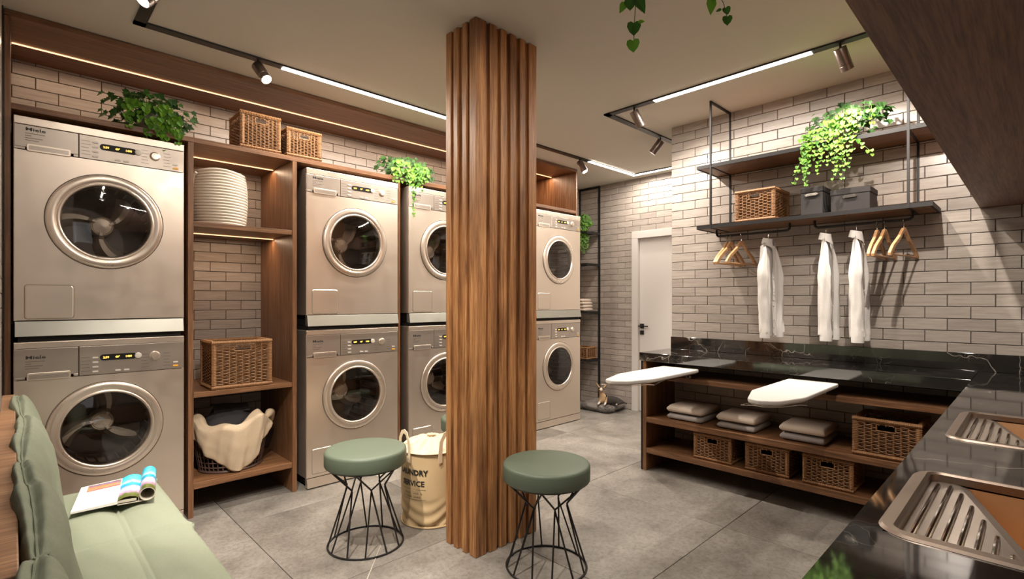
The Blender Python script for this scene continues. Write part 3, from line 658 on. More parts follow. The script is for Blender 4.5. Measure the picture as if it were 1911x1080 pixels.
def make_basket(W, D, H, label, loc, rz=0, group='wicker baskets', name='wicker_basket', nst=8, rim=.013, lid=False):
    t = thing(name, label, 'basket', loc, rz, group); r = rim; e = r*1.2
    wv, stk = MB(), MB(); hw = W*.13
    hole = (W/2-hw, W/2+hw, H-2*r-.040, H-2*r-.012)
    weave_panel(wv, stk, 2*r, W-2*r, 2*r, H-2*r, r, hole, nst)
    # back, left, right panels built in the same way and turned round
    for (ww, M, hl) in ((W, Matrix.Translation((W, D, 0)) @ Matrix.Rotation(PI, 4, 'Z'), hole), (D, Matrix.Translation((0, D, 0)) @ Matrix.Rotation(-PI/2, 4, 'Z'), None), (D, Matrix.Translation((W, 0, 0)) @ Matrix.Rotation(PI/2, 4, 'Z'), None)):
        a, b = MB(), MB(); weave_panel(a, b, 2*r, ww-2*r, 2*r, H-2*r, r, hl, nst if ww == W else max(4, int(nst*ww/W)))
        a.xf(M); b.xf(M); wv.add(a.v, a.f); stk.add(b.v, b.f)
    part(t, 'weave', wv, wickM, kind='stuff'); part(t, 'stakes', stk, wickRim, kind='stuff')
    rm = MB(); bs = MB()
    for z, m in ((H-r, rm), (r, bs)):
        for p, q in (((0, r, z), (W, r, z)), ((0, D-r, z), (W, D-r, z)), ((r, 2*r, z), (r, D-2*r, z)), ((W-r, 2*r, z), (W-r, D-2*r, z))): wrap_bar(m, p, q, r)
    part(t, 'rim', rm, wickRim, True); part(t, 'base_rim', bs, wickRim, True)
    for x in (r, W-r):
        for y in (r, D-r): m = MB(); wrap_bar(m, (x, y, 2*r), (x, y, H-2*r), r); part(t, 'corner_post', m, wickRim, True)
    hb = MB(); zc = hole[2]; wrap_bar(hb, (hole[0]-.004, r-.002, hole[2]), (hole[1]+.004, r-.002, hole[2]), .004, .006); wrap_bar(hb, (hole[0]-.002, r-.002, hole[2]), (hole[0]-.002, r-.002, hole[3]+.004), .004, .006); wrap_bar(hb, (hole[1]+.002, r-.002, hole[2]), (hole[1]+.002, r-.002, hole[3]+.004), .004, .006)
    part(t, 'handle', hb, wickRim, True)
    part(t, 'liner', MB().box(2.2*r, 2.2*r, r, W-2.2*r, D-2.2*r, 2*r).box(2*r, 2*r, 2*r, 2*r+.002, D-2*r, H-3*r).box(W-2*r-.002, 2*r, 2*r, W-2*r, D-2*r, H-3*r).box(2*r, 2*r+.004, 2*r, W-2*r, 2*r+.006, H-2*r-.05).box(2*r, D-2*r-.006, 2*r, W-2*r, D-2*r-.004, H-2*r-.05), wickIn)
    return t
make_basket(.345, .27, .292, 'open wicker basket on the middle shelf of the bookcase', (.838, F+.006, .7165), 0, 'wicker baskets on the left wall')
make_basket(.245, .24, .235, 'left of the two wicker baskets on top of the cabinet run', (.995, F+.012, 2.187), 0, 'wicker baskets on the left wall')
make_basket(.235, .24, .195, 'right of the two wicker baskets on top of the cabinet run', (1.272, F+.008, 2.187), 0, 'wicker baskets on the left wall')
R_ = -PI/2
make_basket(.258, .28, .215, 'bright wicker basket on the wall shelf beside the charcoal boxes', (3.475, 1.432, 1.7655), R_, 'wicker baskets on the right side')
make_basket(.312, .30, .214, 'largest wicker basket on the upper tier, right of the folded towels', (XF+.016, .733, .3935), R_, 'wicker baskets on the right side')
for y, l in ((1.665, 'leftmost'), (1.318, 'middle'), (.985, 'rightmost')):
    make_basket(.262, .27, .178, l + ' of the three wicker baskets on the lowest shelf under the black counter', (XF+.02, y, .1685), R_, 'wicker baskets on the right side', rim=.011)
# ------------------------------------------------------------------ charcoal boxes with lids on the wall shelf
def make_box(y1, w, d, h, label):
    t = thing('storage_box', label, 'box', (3.478, y1, 1.7655), R_, 'charcoal storage boxes')
    part(t, 'box_body', MB().box(.003, .003, 0, w-.003, d-.003, h-.032), boxM, bev=.002); part(t, 'lid', MB().box(0, 0, h-.0315, w, d, h), boxM, bev=.0025)
    hx = w/2; part(t, 'handle', MB().prism([(hx-.03, h-.056), (hx+.03, h-.054), (hx+.032, h-.040), (hx+.024, h-.036), (hx-.028, h-.040)], .0025, .006, ax='y').box(hx-.036, -.004, h-.052, hx-.028, .004, h-.044).box(hx+.028, -.004, h-.05, hx+.036, .004, h-.042), chrome, bev=.001)
make_box(1.030, .125, .19, .172, 'tall narrow charcoal box beside the wicker basket on the wall shelf'); make_box(.868, .200, .19, .134, 'wide low charcoal box on the wall shelf, right of the narrow one')
# ------------------------------------------------------------------ hangers and shirts
def make_hanger(loc, rz, label, W=.42):
    t = thing('clothes_hanger', label, 'hanger', loc, rz, 'wooden hangers on the rods')
    # origin at rod centre; hook goes over the rod
    hk = [(.0115*math.cos(a), 0, .0115*math.sin(a)) for a in [math.radians(q) for q in range(-30, 211, 30)]]
    hk = hk[::-1]; hk = hk[::-1] + []
    part(t, 'hook', MB().tube([(-.0115, 0, -.006)]+[(.0115*math.cos(math.radians(q)), 0, .0115*math.sin(math.radians(q))) for q in range(180, -61, -30)]+[(0, 0, -.022), (0, 0, -.047)], .0017, 6), chrome, True)
    P = []; w2 = W/2
    top = [(0, -.040), (.018, -.044), (.040, -.062), (.075, -.092), (.12, -.118), (.165, -.146), (w2-.012, -.176), (w2, -.190)]
    bot = [(w2-.002, -.206), (w2-.020, -.206), (.155, -.168), (.11, -.138), (.066, -.112), (.036, -.084), (.016, -.069), (0, -.066)]
    for sgn in (1, -1):
        q = [(sgn*x, z) for x, z in top+bot]
        mb = MB(); n = len(q); T_ = [.009 if i < 2 or i > n-3 else .011 for i in range(n)]
        mb.prism(q, -.008, .008, ax='y'); part(t, 'shoulder_arm', mb, hangM, bev=.003)
    part(t, 'trouser_bar', MB().tube([(-w2+.014, 0, -.197), (w2-.014, 0, -.197)], .005, 8), hangM, True)
    return t
def rod_y(y36): return y36*RX_/3.6
HZ = RZ+.0092-.0
hl = [(1.531, -2, 'leftmost empty hanger on the left rod'), (1.506, -3, 'second empty hanger from the left on the left rod'), (1.433, -5, 'third empty hanger on the left rod, just left of the shirt'),
      (.659, -1, 'empty hanger just right of the rightmost shirt'), (.623, -5, 'middle one of the three empty hangers on the right rod'), (.534, -9, 'rightmost empty hanger, spread widest')]
h0 = None
for y, a, l in hl:
    loc = (RX_, rod_y(y), RZ-.002); l = 'wooden coat hanger, ' + l
    if h0 is None: h0 = make_hanger(loc, 0, l)
    else: copy_tree(h0, loc, l, (0, 0, math.radians(a)))
sh = [(1.258, -9, 'wooden coat hanger inside the shirt on the left rod'), (.921, 1, 'wooden coat hanger inside the middle shirt'), (.761, 2, 'wooden coat hanger inside the rightmost shirt')]
for y, a, l in sh: copy_tree(h0, (RX_, rod_y(y), RZ-.002), l, (0, 0, math.radians(a)), 'wooden hangers holding shirts').scale = (.34, 1, 1)
def make_shirt(loc, rz, label, seed, flare=.0, sl_out=.0, mirror=1):
    t = thing('shirt', label, 'shirt', loc, rz, 'white shirts on hangers')
    HW = .098
    def body(u, v):
        a = 2*PI*u; cx = math.cos(a); sy = math.sin(a)
        w = HW*(1-.10*math.sin(PI*v)*v+flare*v)
        x = w*(abs(cx)**.75)*(1 if cx > 0 else -1)
        zt = -.050-.62*max(0, abs(x)-.018)*(1-.0*v); zb = -.655+.022*math.cos(2*a)
        th = .004+.019*min(1, v*5); f = (.009*math.sin(a*7+seed+v*3)+.006*math.sin(a*13+seed*2-v*2))*min(1, v*2)
        y = (th+f)*sy; z = zt*(1-v)+zb*v
        return (x, y+nz((x, y, z), 9, seed)*.005*v, z)
    part(t, 'torso', MB().grid(body, 72, 30, wrapu=True), shirtM, 'all')
    for sgn in (1, -1):
        def slv(u, v):
            a = 2*PI*u; z = -.088-.565*v; k = min(1, v*2.6); r = (.0008+.039*k**.55)-.007*v+(.004 if v > .93 else 0)
            x0 = sgn*(.055+.050*math.sin(k*PI/2)+sl_out*v); y0 = mirror*(-.010-.012*v)
            rr = r*(1+.12*math.sin(a*5+seed+v*7)*(1-.6*v)+.20*nz((math.cos(a), math.sin(a), v*5), 1.5, seed+sgn))
            return (x0+rr*math.cos(a)*.62, y0+rr*math.sin(a)*.92, z-.0*k)
        s = part(t, 'sleeve', MB().grid(slv, 24, 26, wrapu=True), shirtM, 'all')
        zc = -.655
        def cuff(u, v):
            a = 2*PI*u; x0 = sgn*(.105+sl_out); y0 = mirror*(-.022)
            r = .036+.001*(1 if .1 < v < .9 else 0); return (x0+r*math.cos(a)*.65, y0+r*math.sin(a)*.88, zc+.035-.068*v)
        part(s, 'cuff', MB().grid(cuff, 24, 5, wrapu=True), shirtM, True)
    def col(u, v):
        a = 2*PI*(.05+.90*u)-PI/2; k = math.sin(v*PI/2); r = .026+(.002 if v < .4 else .012*(v-.4)/.6+.003)
        z = -.062+.024*math.sin(min(1, v/.45)*PI/2)-(.040*max(0, (v-.45)/.55)**1.2)*(1+.7*abs(2*u-1)**3)
        return (r*math.cos(a)*1.2, r*math.sin(a)*1.0, z+.012*math.cos(a+PI/2)*-1*.6)
    part(t, 'collar', MB().grid(col, 36, 12), shirtM, 'all')
    pk = MB()
    for k in range(16):
        z0 = -.09-.0355*k; y = -.034-.002*math.sin(k)
        pk.add([(-.013, y, z0), (.013, y, z0), (.013, y-.002, z0-.036), (-.013, y-.002, z0-.036)], [(0, 3, 2, 1)])
    part(t, 'placket', pk, shirtM)
    for k in range(6):
        part(t, 'button', MB().lathe([(.005, 0), (.005, .002), (.001, .0022)], 10, M=Matrix.Translation((0, -.0375, -.12-.09*k)) @ Matrix.Rotation(PI/2, 4, 'X')), whiteP)
make_shirt((RX_, rod_y(1.258), RZ-.002), math.radians(-9), 'white linen shirt on the left rod, buttons facing the room', 1, .0, -.02)
make_shirt((RX_, rod_y(.921), RZ-.002), math.radians(1), 'white linen shirt hanging in the middle of the three', 2, 0, -.01)
make_shirt((RX_, rod_y(.761), RZ-.002), math.radians(3), 'white linen shirt, rightmost of the three, beside the empty hangers', 3.3, .01, 0)
# ------------------------------------------------------------------ folded towels
def make_towel(W, D, H, label, loc, mat, seed, rz=0, group='folded towels under the black counter', layers=1):
    t = thing('folded_towel', label, 'towel', loc, rz, group)
    def f(u, v):
        a = 2*PI*u; c_, s_ = math.cos(a), math.sin(a)
        # rounded-rectangle section in y/z swept in x
        e = .38; yy = D/2*(abs(c_)**e)*(1 if c_ > 0 else -1); zz = H/2+H/2*(abs(s_)**.62)*(1 if s_ > 0 else -1)
        k = abs(2*v-1); sh_ = 1-.5*max(0, (k-.93)/.07)**2
        x = W*(v-.5)
        zz = H/2+(zz-H/2)*(sh_) + (.004*nz((x*9, yy*9, seed), 1, seed) if zz > H/2 else 0)
        return (x+W/2, D/2+yy*(1-.02*(1-sh_)), max(zz, .0))
    m = MB().grid(f, 40, 24, wrapu=True); m.f.append(tuple(range(40))[::-1]); m.f.append(tuple(range(23*40, 24*40))); m.m += [0, 0]
    part(t, 'cloth', m, mat, 'all')
    def g(u, v):
        x = W*(.02+.96*v); y = -.0015+.003*math.sin(u*PI); z = H*(.30+.28*u); return (x, y+.004, z)
    ln = MB().tube([(W*.03+W*.94*k/12, D*.004, H*.47+.001*math.sin(k)) for k in range(13)], .0022, 5); part(t, 'fold_edge', ln, mat, True)
for i, (y, l) in enumerate(((1.880, 'left'), (1.515, 'middle'), (1.120, 'right'))):
    w = (.255, .245, .245)[i]
    make_towel(w, .30, .045, 'grey folded towel, bottom of the %s stack under the black counter' % l, (XF+.055, y, .3935), towelG, i, R_)
    make_towel(w+.004, .295, .052, 'beige folded towel, top of the %s stack under the black counter' % l, (XF+.052, y+.002, .4425), towelB, i+5, R_)
# ------------------------------------------------------------------ fold-out ironing boards
def make_board(y0, y1, label):
    w = y1-y0; t = thing('ironing_board', label, 'ironing board', (2.50, y0, .7105), group='fold-out ironing boards')
    P = [(.855, 0), (.25, 0), (.06, w*.20), (0, w*.47), (.03, w*.72), (.27, w*.99), (.30, w), (.855, w)]
    pts = []
    for i, p in enumerate(P): pts.append(p)
    def smooth(P):
        Q = []
        for i in range(len(P)):
            a, b, c_ = Vector(P[i-1]), Vector(P[i]), Vector(P[(i+1) % len(P)]); la = min(.03, (a-b).length*.35); lc = min(.03, (c_-b).length*.35)
            A = b+(a-b).normalized()*la; C = b+(c_-b).normalized()*lc
            for k in range(4): s = k/3; Q.append(tuple(A*(1-s)**2+b*2*s*(1-s)+C*s*s))
        return Q
    S = smooth(P)
    part(t, 'cover', MB().prism(S, .048, .0695), boardW, bev=.006)
    part(t, 'backing', MB().prism([(p[0]*.97+.012, p[1]*.9+w*.05) for p in S], .043, .0478), whiteP)
    for y in (w*.30, w*.70):
        part(t, 'runner', MB().box(.50, y-.010, .018, .96, y+.010, .036), woodX, bev=.001); part(t, 'slide_rail', MB().box(.46, y-.012, .0365, 1.0, y+.012, .0425), chrome)
        part(t, 'bracket', MB().box(.845, y+.013, .0005, .865, y+.016, .044).box(.845, y-.012, 0.0005, .865, y+.016, .0025).box(.845, y-.012, .003, .865, y-.009, .017), whiteP)
    part(t, 'wire_guard', MB().tube([(.50, w*.25, .026), (.33, .015, .034), (.25, .0, .030), (.24, -.008, .034), (.21, .01, .038), (.09, w*.22, .038), (.03, w*.46, .038), (.035, w*.62, .039), (.0, w*.72, .040), (.012, w*.80, .037), (.06, w*.74, .039), (.3, w*.9, .034), (.5, w*.75, .026)], .0026, 6), chrome, True)
make_board(.790, 1.055, 'white ironing board folded out in front of the right towels, nearer the sinks'); make_board(1.612, 1.885, 'white ironing board folded out at the left end, nearest the door')
# ------------------------------------------------------------------ plants
def leaf_shape(kind):
    if kind == 'heart': P = [(0, .12), (.22, .0), (.46, .12), (.52, .42), (.34, .78), (0, 1.05), (-.34, .78), (-.52, .42), (-.46, .12), (-.22, .0)]
    elif kind == 'lobed': P = [(0, 0), (.20, .12), (.50, .05), (.42, .36), (.62, .58), (.30, .66), (.0, 1.1), (-.30, .66), (-.62, .58), (-.42, .36), (-.50, .05), (-.20, .12)]
    else: P = [(0, 0), (.28, .22), (.34, .5), (.2, .82), (0, 1.15), (-.2, .82), (-.34, .5), (-.28, .22)]
    return P
def add_leaf(mb, pos, size, normal, down, kind='heart', mi=0, fold=.18, droop=.2):
    n = Vector(normal).normalized(); d = Vector(down); d = (d-n*d.dot(n)).normalized(); s_ = d.cross(n)
    P = leaf_shape(kind); V = []
    for x, y in P: V.append(Vector(pos)+(s_*x+d*y)*size+n*(abs(x)*fold-y*y*droop)*size)
    c_ = Vector(pos)+d*.45*size-n*.06*size; m = len(P); V.append(c_)
    mb.add(V, [(k, (k+1) % m, m) for k in range(m)], mi)
def make_plant(label, loc, size, n_dark, vines, toward, leaf=.034, vleaf=.026, group='trailing pot plants', pot=True, seed=1, mat2=None, heart_only=False, crown_c=(0, 0, .06)):
    r = random.Random(seed); t = thing('trailing_plant', label, 'plant', loc, group=group)
    if pot: part(t, 'pot', MB().lathe([(.048, 0), (.062, .06), (.066, .095), (.060, .095), (.055, .06), (.001, .055)], 28, cap1=False), potM, True)
    tw = Vector(toward).normalized(); cr = MB(); st = MB()
    for k in range(n_dark):
        while True:
            q = Vector((r.uniform(-1, 1), r.uniform(-1, 1), r.uniform(-1, 1)))
            if .25 < q.length < 1: break
        p = Vector((q.x*size[0], q.y*size[1], q.z*size[2]))+Vector(crown_c)
        if p.z < .004 and (pot): p.z = .004+r.random()*.03
        nn = tw*1.1+Vector((q.x*.7, q.y*.7, .55+r.uniform(-.3, .5)))+Vector((r.uniform(-.5, .5),)*3)
        add_leaf(cr, p, leaf*r.uniform(.75, 1.3), nn, (q.x+r.uniform(-.6, .6), q.y+r.uniform(-.6, .6), -.55+r.uniform(-.5, .5)), 'lobed' if not heart_only else 'heart')
        if k % 3 == 0: st.tube([(0, 0, .08 if pot else .0), (p.x*.5, p.y*.5, p.z*.6+.05), p], .0011, 4)
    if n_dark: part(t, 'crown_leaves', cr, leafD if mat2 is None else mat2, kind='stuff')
    vl = MB(); ph_ = 0
    for (sx, sy, sz, ln, dx, dy) in vines:
        P = [Vector((0, 0, .07)), Vector((sx*.6, sy*.6, sz+.02)), Vector((sx, sy, sz))]; z = sz; x, y = sx, sy; n = int(ln/.024)
        for i in range(n):
            z -= .024; x += dx*.024+r.uniform(-.004, .004); y += dy*.024+r.uniform(-.004, .004); P.append(Vector((x, y, z)))
            s = vleaf*(1.15-.55*i/max(1, n))*r.uniform(.85, 1.2)
            for sd in ((-1,) if (i % 2) else (1,)) if i % 3 else (-1, 1):
                side = tw.cross(Vector((0, 0, 1)))*sd*s*.35
                add_leaf(vl, Vector((x, y, z))+side+tw*.006, s, tw+Vector((r.uniform(-.5, .5), r.uniform(-.5, .5), r.uniform(.0, .7))), (side.x*12+r.uniform(-.3, .3), side.y*12+r.uniform(-.3, .3), -1), 'heart')
        st.tube(P, .0012, 4)
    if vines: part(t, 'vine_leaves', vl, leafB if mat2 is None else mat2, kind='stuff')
    part(t, 'stems', st, stemM, kind='stuff'); return t
rr = random.Random(5)
make_plant('trailing green pot plant on top of the cabinet above the far left dryer', (.55, F+.09, 2.187), (.235, .10, .115), 210,
    [(rr.uniform(-.13, .12), -.105+rr.uniform(-.01, .01), .10+rr.uniform(-.04, .07), rr.uniform(.10, .19), rr.uniform(-.15, .15), -.02) for _ in range(17)], (-.35, -1, .15), seed=3, crown_c=(0, 0, .12))
make_plant('trailing pot plant on the cabinet run beside the slatted column', (2.22, F+.09, 2.187), (.27, .10, .10), 220,
    [(rr.uniform(-.16, .12), -.105+rr.uniform(-.01, .01), .10+rr.uniform(-.04, .05), rr.uniform(.08, .20), rr.uniform(-.15, .15), -.02) for _ in range(22)]+[(-.03, -.115, .05, .34, 0, 0), (-.005, -.11, .04, .27, 0, 0)], (-.5, -1, .15), seed=4, crown_c=(0, 0, .09))
def yat(u, x=3.44):
    a = (u-955.5)/958; c_, s_ = math.cos(TH), math.sin(TH); return x*(s_-a*c_)/(c_+a*s_)
vb = []
for u, ve, sz in ((1500, 345, .06), (1504, 325, .08), (1511, 348, .07), (1516, 300, .10), (1523, 292, .10), (1532, 327, .10), (1539, 305, .13), (1547, 285, .14), (1556, 334, .13), (1563, 318, .14), (1571, 338, .15), (1576, 300, .16), (1585, 312, .16), (1589, 280, .17), (1548, 310, .12), (1508, 290, .08), (1600, 240, .15), (1627, 232, .15)):
    y_ = yat(u); d_ = 3.44*math.cos(TH)+y_*math.sin(TH); ze = EYE+(560-ve)/958*d_-2.1895
    vb.append((-.122+rr.uniform(-.008, .006), y_-.83, sz, sz-ze, 0, 0))
vb += [(-.118, yat(1588)-.83, .0, .12, 0, -.9), (-.12, yat(1499)-.83, -.05, .18, 0, .35)]
make_plant('bright trailing plant spilling over the upper wall shelf', (3.56, .83, 2.1895), (.10, .235, .11), 150, vb, (-1, -.25, .25), seed=6, vleaf=.0235, crown_c=(-.02, -.03, .13))
make_plant('small leaved trailing plant on the black corner shelf beyond the last machine', (4.90, 3.83, 2.062), (.10, .13, .09), 160,
    [(rr.uniform(-.11, -.02), rr.uniform(-.13, .06), .10+rr.uniform(-.05, .06), rr.uniform(.18, .36), 0, rr.uniform(-.05, .05)) for _ in range(28)], (-.8, -.6, .2), leaf=.026, vleaf=.020, seed=8, mat2=leafM, heart_only=True, crown_c=(-.01, -.01, .13))
# hanging plant close to the camera: separate large leaves at their own places
hp = thing('hanging_plant', 'heart-leaved vines hanging into the top of the picture from a ceiling pot', 'plant', (.94, .50, 2.15))
part(hp, 'pot', MB().lathe([(.05, 0), (.075, .05), (.085, .11), (.08, .11), (.07, .05), (.001, .04)], 32, cap1=False), potM, True)
part(hp, 'thin_line', MB().tube([(.08, 0, .10), (0, 0, .47)], .0015, 5).tube([(-.04, .07, .10), (0, 0, .47)], .0015, 5).tube([(-.04, -.07, .10), (0, 0, .47)], .0015, 5), black)
pc = thing('x', '', 'x'); bpy.data.objects.remove(pc)
def ptw(u, v, d):  # world point seen at a photo pixel at depth d, relative to the plant
    a = (u-955.5)/958; b = (560-v)/958; c_, s_ = math.cos(TH), math.sin(TH); return Vector((d*(c_+a*s_)-.94, d*(s_-a*c_)-.50, EYE+d*b-2.15))
NV = Vector((-.87, -.5, .05))
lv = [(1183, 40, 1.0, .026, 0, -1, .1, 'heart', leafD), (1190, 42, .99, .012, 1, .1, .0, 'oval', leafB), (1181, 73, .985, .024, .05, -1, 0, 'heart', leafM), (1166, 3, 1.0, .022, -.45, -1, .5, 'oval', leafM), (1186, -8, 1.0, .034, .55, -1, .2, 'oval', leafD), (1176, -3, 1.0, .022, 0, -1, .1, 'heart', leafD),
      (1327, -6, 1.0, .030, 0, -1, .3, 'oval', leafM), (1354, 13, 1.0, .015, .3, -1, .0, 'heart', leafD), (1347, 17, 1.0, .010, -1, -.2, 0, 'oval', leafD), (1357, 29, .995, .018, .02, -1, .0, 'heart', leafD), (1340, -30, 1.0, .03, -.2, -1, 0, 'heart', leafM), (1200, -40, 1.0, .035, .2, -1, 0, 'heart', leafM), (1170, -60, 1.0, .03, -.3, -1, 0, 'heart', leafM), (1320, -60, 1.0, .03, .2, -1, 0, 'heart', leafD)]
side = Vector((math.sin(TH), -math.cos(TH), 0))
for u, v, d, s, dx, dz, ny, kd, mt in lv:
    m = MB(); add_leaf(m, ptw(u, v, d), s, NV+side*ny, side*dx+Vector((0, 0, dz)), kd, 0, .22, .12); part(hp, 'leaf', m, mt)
m = MB()
for L in ([(1183, 76), (1183, 52), (1184, 40), (1186, 10), (1188, -20), (1195, -60)], [(1357, 33), (1354, 20), (1350, 5), (1335, -20), (1330, -60)]):
    P = [ptw(u, v, 1.003) for u, v in L]; P.append(Vector((P[-1].x*.8, P[-1].y*.8, .13))); P.append(Vector((P[-1].x*.3, P[-1].y*.3, .06))); m.tube(P, .0010, 5)
part(hp, 'vine', m, stemM)
for k in range(26):
    a = rr.uniform(0, 2*PI); q = Vector((.10*math.cos(a), .10*math.sin(a), rr.uniform(-.05, .16))); m = MB(); add_leaf(m, q, .045, (math.cos(a), math.sin(a), .4), (math.cos(a)*.3, math.sin(a)*.3, -1), 'heart'); part(hp, 'leaf', m, leafM)
# ------------------------------------------------------------------ rope basket
rb = thing('rope_basket', 'tall white coiled rope basket on the upper shelf of the bookcase', 'basket', (.918, F+.175, 1.7055))
prof = []; nc = 19; ch = .330/nc
for k in range(nc):
    z = ch*(k+.5); r0 = .148+.012*math.sin(PI*min(1, k/nc*1.1)) ; prof += [(r0-.004+.0095*math.cos(a), z+ch*.5*math.sin(a)) for a in (-1.35, -.8, 0, .8, 1.35)]
prof += [(prof[-1][0]-.018, prof[-1][1]), (prof[-1][0]-.02, .02), (.001, .012)]
c_ = MB().lathe([(.001, 0), (.135, 0)]+prof, 56, cap0=False, cap1=False)
c_.v = [(v[0]*(1+.02*nz(v, 5)), v[1]*(1+.02*nz(v, 5, 3)), v[2]+(.006*math.sin(3*math.atan2(v[1], v[0])+.6)*max(0, v[2]-.22)/.12)) for v in c_.v]
part(rb, 'coils', c_, ropeM, True)
part(rb, 'handle', MB().tube([(-.140, -.09, .30), (-.150, -.075, .285), (-.154, -.06, .25), (-.146, -.05, .21)], .009, 8), ropeM, True); part(rb, 'handle', MB().tube([(.10, -.05, .332), (.12, -.02, .345), (.13, .02, .335)], .008, 8), ropeM, True)
# ------------------------------------------------------------------ laundry basket with blanket on the lowest bookcase shelf
lb = thing('laundry_basket', 'round brown lattice laundry basket on the lowest bookcase shelf', 'basket', (1.000, F+.215, .1955))
plast = plain('brown_plastic', (.085, .05, .04), .45)
lt = MB(); n = 40
rad = lambda z: .175+.045*(z/.28)
for k in range(n):
    a = 2*PI*k/n; lt.tube([(rad(z)*math.cos(a), rad(z)*math.sin(a)*.86, z) for z in (.01, .14, .26)], .0042, 4)
for z in (.035, .065, .10, .14, .18, .22): lt.tube([(rad(z)*math.cos(2*PI*k/n), rad(z)*math.sin(2*PI*k/n)*.86, z) for k in range(n)], .0038, 4, closed=True)
part(lb, 'lattice', lt, plast, kind='stuff')
for z, rr_, nm in ((.008, .008, 'base_ring'), (.268, .010, 'rim')): part(lb, nm, MB().tube([(rad(z)*math.cos(2*PI*k/n), rad(z)*math.sin(2*PI*k/n)*.86, z) for k in range(n)], rr_, 8, closed=True), plast, True)
part(lb, 'basket_floor', MB().lathe([(.172, .004), (.172, .009)], 40, M=Matrix.Diagonal((1, .86, 1, 1))), plast)
dk = thing('dark_laundry', 'dark cloth bundle filling the round laundry basket', 'laundry', (1.0, F+.215, .206))
def bundle(u, v):
    a = 2*PI*u; q = v*PI/2; r = .158*math.cos(q)**.7 if v < .999 else .001; p = (r*math.cos(a), r*math.sin(a)*.84, .235*0+.20+.15*math.sin(q)+.05*math.cos(a-2.2)*math.cos(q)); k = .022*nz(p, 9, 2)+.012*nz(p, 22, 5)
    return (p[0]*(1+k*2), p[1]*(1+k*2), p[2]+k)
part(dk, 'cloth', MB().grid(bundle, 48, 20, wrapu=True), darkClothM, 'all')
part(dk, 'folded_edge', MB().grid(lambda u, v: (-.10+.20*u, -.02+.10*v-.02*u, .335+.055*math.sin(v*2.4)*(1-.3*u)+.008*nz((u*4, v*4, 0), 1, 4)), 20, 14), darkClothM, 'all')
bk = thing('blanket', 'beige woven blanket draped over the front of the laundry basket', 'blanket', (1.0, F+.215, .1955))
def drape(u, v):
    a = math.radians(-183+150*u)            # around the basket from left to right-front
    low = -.012+.21*abs(2*(u-.60))**1.25 if u < .6 else -.012+.24*(abs((u-.60)/.40))**2.0
    low = max(low, -.02); top = .285+.030*math.sin(u*9+.5)+.02*math.sin(u*17)
    if v < .25:
        k = v/.25; r = rad(.27)-.055*(1-k)+.012; z = top+.012+.022*math.sin(k*PI)
    else:
        k = (v-.25)/.75; z = top+.012-(top-low-.0)*k; r = rad(max(z, .02))+.016+.020*k*(1-k)*2
    fold = .013*math.sin(u*26+1.0*math.sin(u*7))*(.25+.75*v)+.006*math.sin(u*55+v*5)*v
    r += fold+.004*nz((u*9, v*5, 0), 1, 1)
    if z < .008: z = .008
    return (r*math.cos(a), r*math.sin(a)*.86-.004, z)
bo = part(bk, 'cloth', MB().grid(drape, 90, 34), blanketM, 'all'); so = bo.modifiers.new('solid', 'SOLIDIFY'); so.thickness = .006; so.offset = 1
rl = MB().tube([(.165, -.135, .300), (.195, -.11, .325), (.215, -.07, .315), (.225, -.03, .275), (.222, -.01, .235)], [.012, .024, .030, .030, .018], 14); part(bk, 'rolled_edge', rl, blanketM, 'all')
# ------------------------------------------------------------------ stools
def make_stool(loc, label, rz=0):
    t = thing('stool', label, 'stool', loc, rz, 'round green stools')
    part(t, 'seat', MB().lathe([(.001, .410), (.195, .410), (.202, .412), (.205, .418), (.2055, .474), (.2035, .483), (.197, .4885), (.185, .491), (.10, .4935), (.001, .494)], 64, cap0=False, cap1=False), stoolF, 'all')
    part(t, 'seat_ring', MB().tube([(.188*math.cos(2*PI*k/48), .188*math.sin(2*PI*k/48), .407) for k in range(48)], .0048, 8, closed=True), black, True)
    part(t, 'base_ring', MB().tube([(.188*math.cos(2*PI*k/48), .188*math.sin(2*PI*k/48), .0052) for k in range(48)], .005, 8, closed=True), black, True)
    N = 6; rw = .098; zw = .295
    for k in range(N):
        a = 2*PI*k/N; w = (rw*math.cos(a), rw*math.sin(a), zw)
        for s_ in (-1, 1):
            at = a+s_*PI/N*1.0; ab = a+s_*PI/N*.62
            part(t, 'wire', MB().tube([(.186*math.cos(at), .186*math.sin(at), .405), (w[0]+.002*s_, w[1], zw+.006), (w[0]-.002*s_, w[1], zw-.006), (.186*math.cos(a-s_*PI/N*.55), .186*math.sin(a-s_*PI/N*.55), .007)], .0044, 6), black, True)
    return t
s0 = make_stool((1.307, 2.425, 0), 'green round stool left of the column, in front of the machines', .3)
copy_tree(s0, (1.803, 1.622, 0), 'green round stool nearest the camera, right of the column', (0, 0, .1)); copy_tree(s0, (2.165, 2.60, 0), 'green round stool mostly hidden behind the column, above the laundry bag', (0, 0, .9))
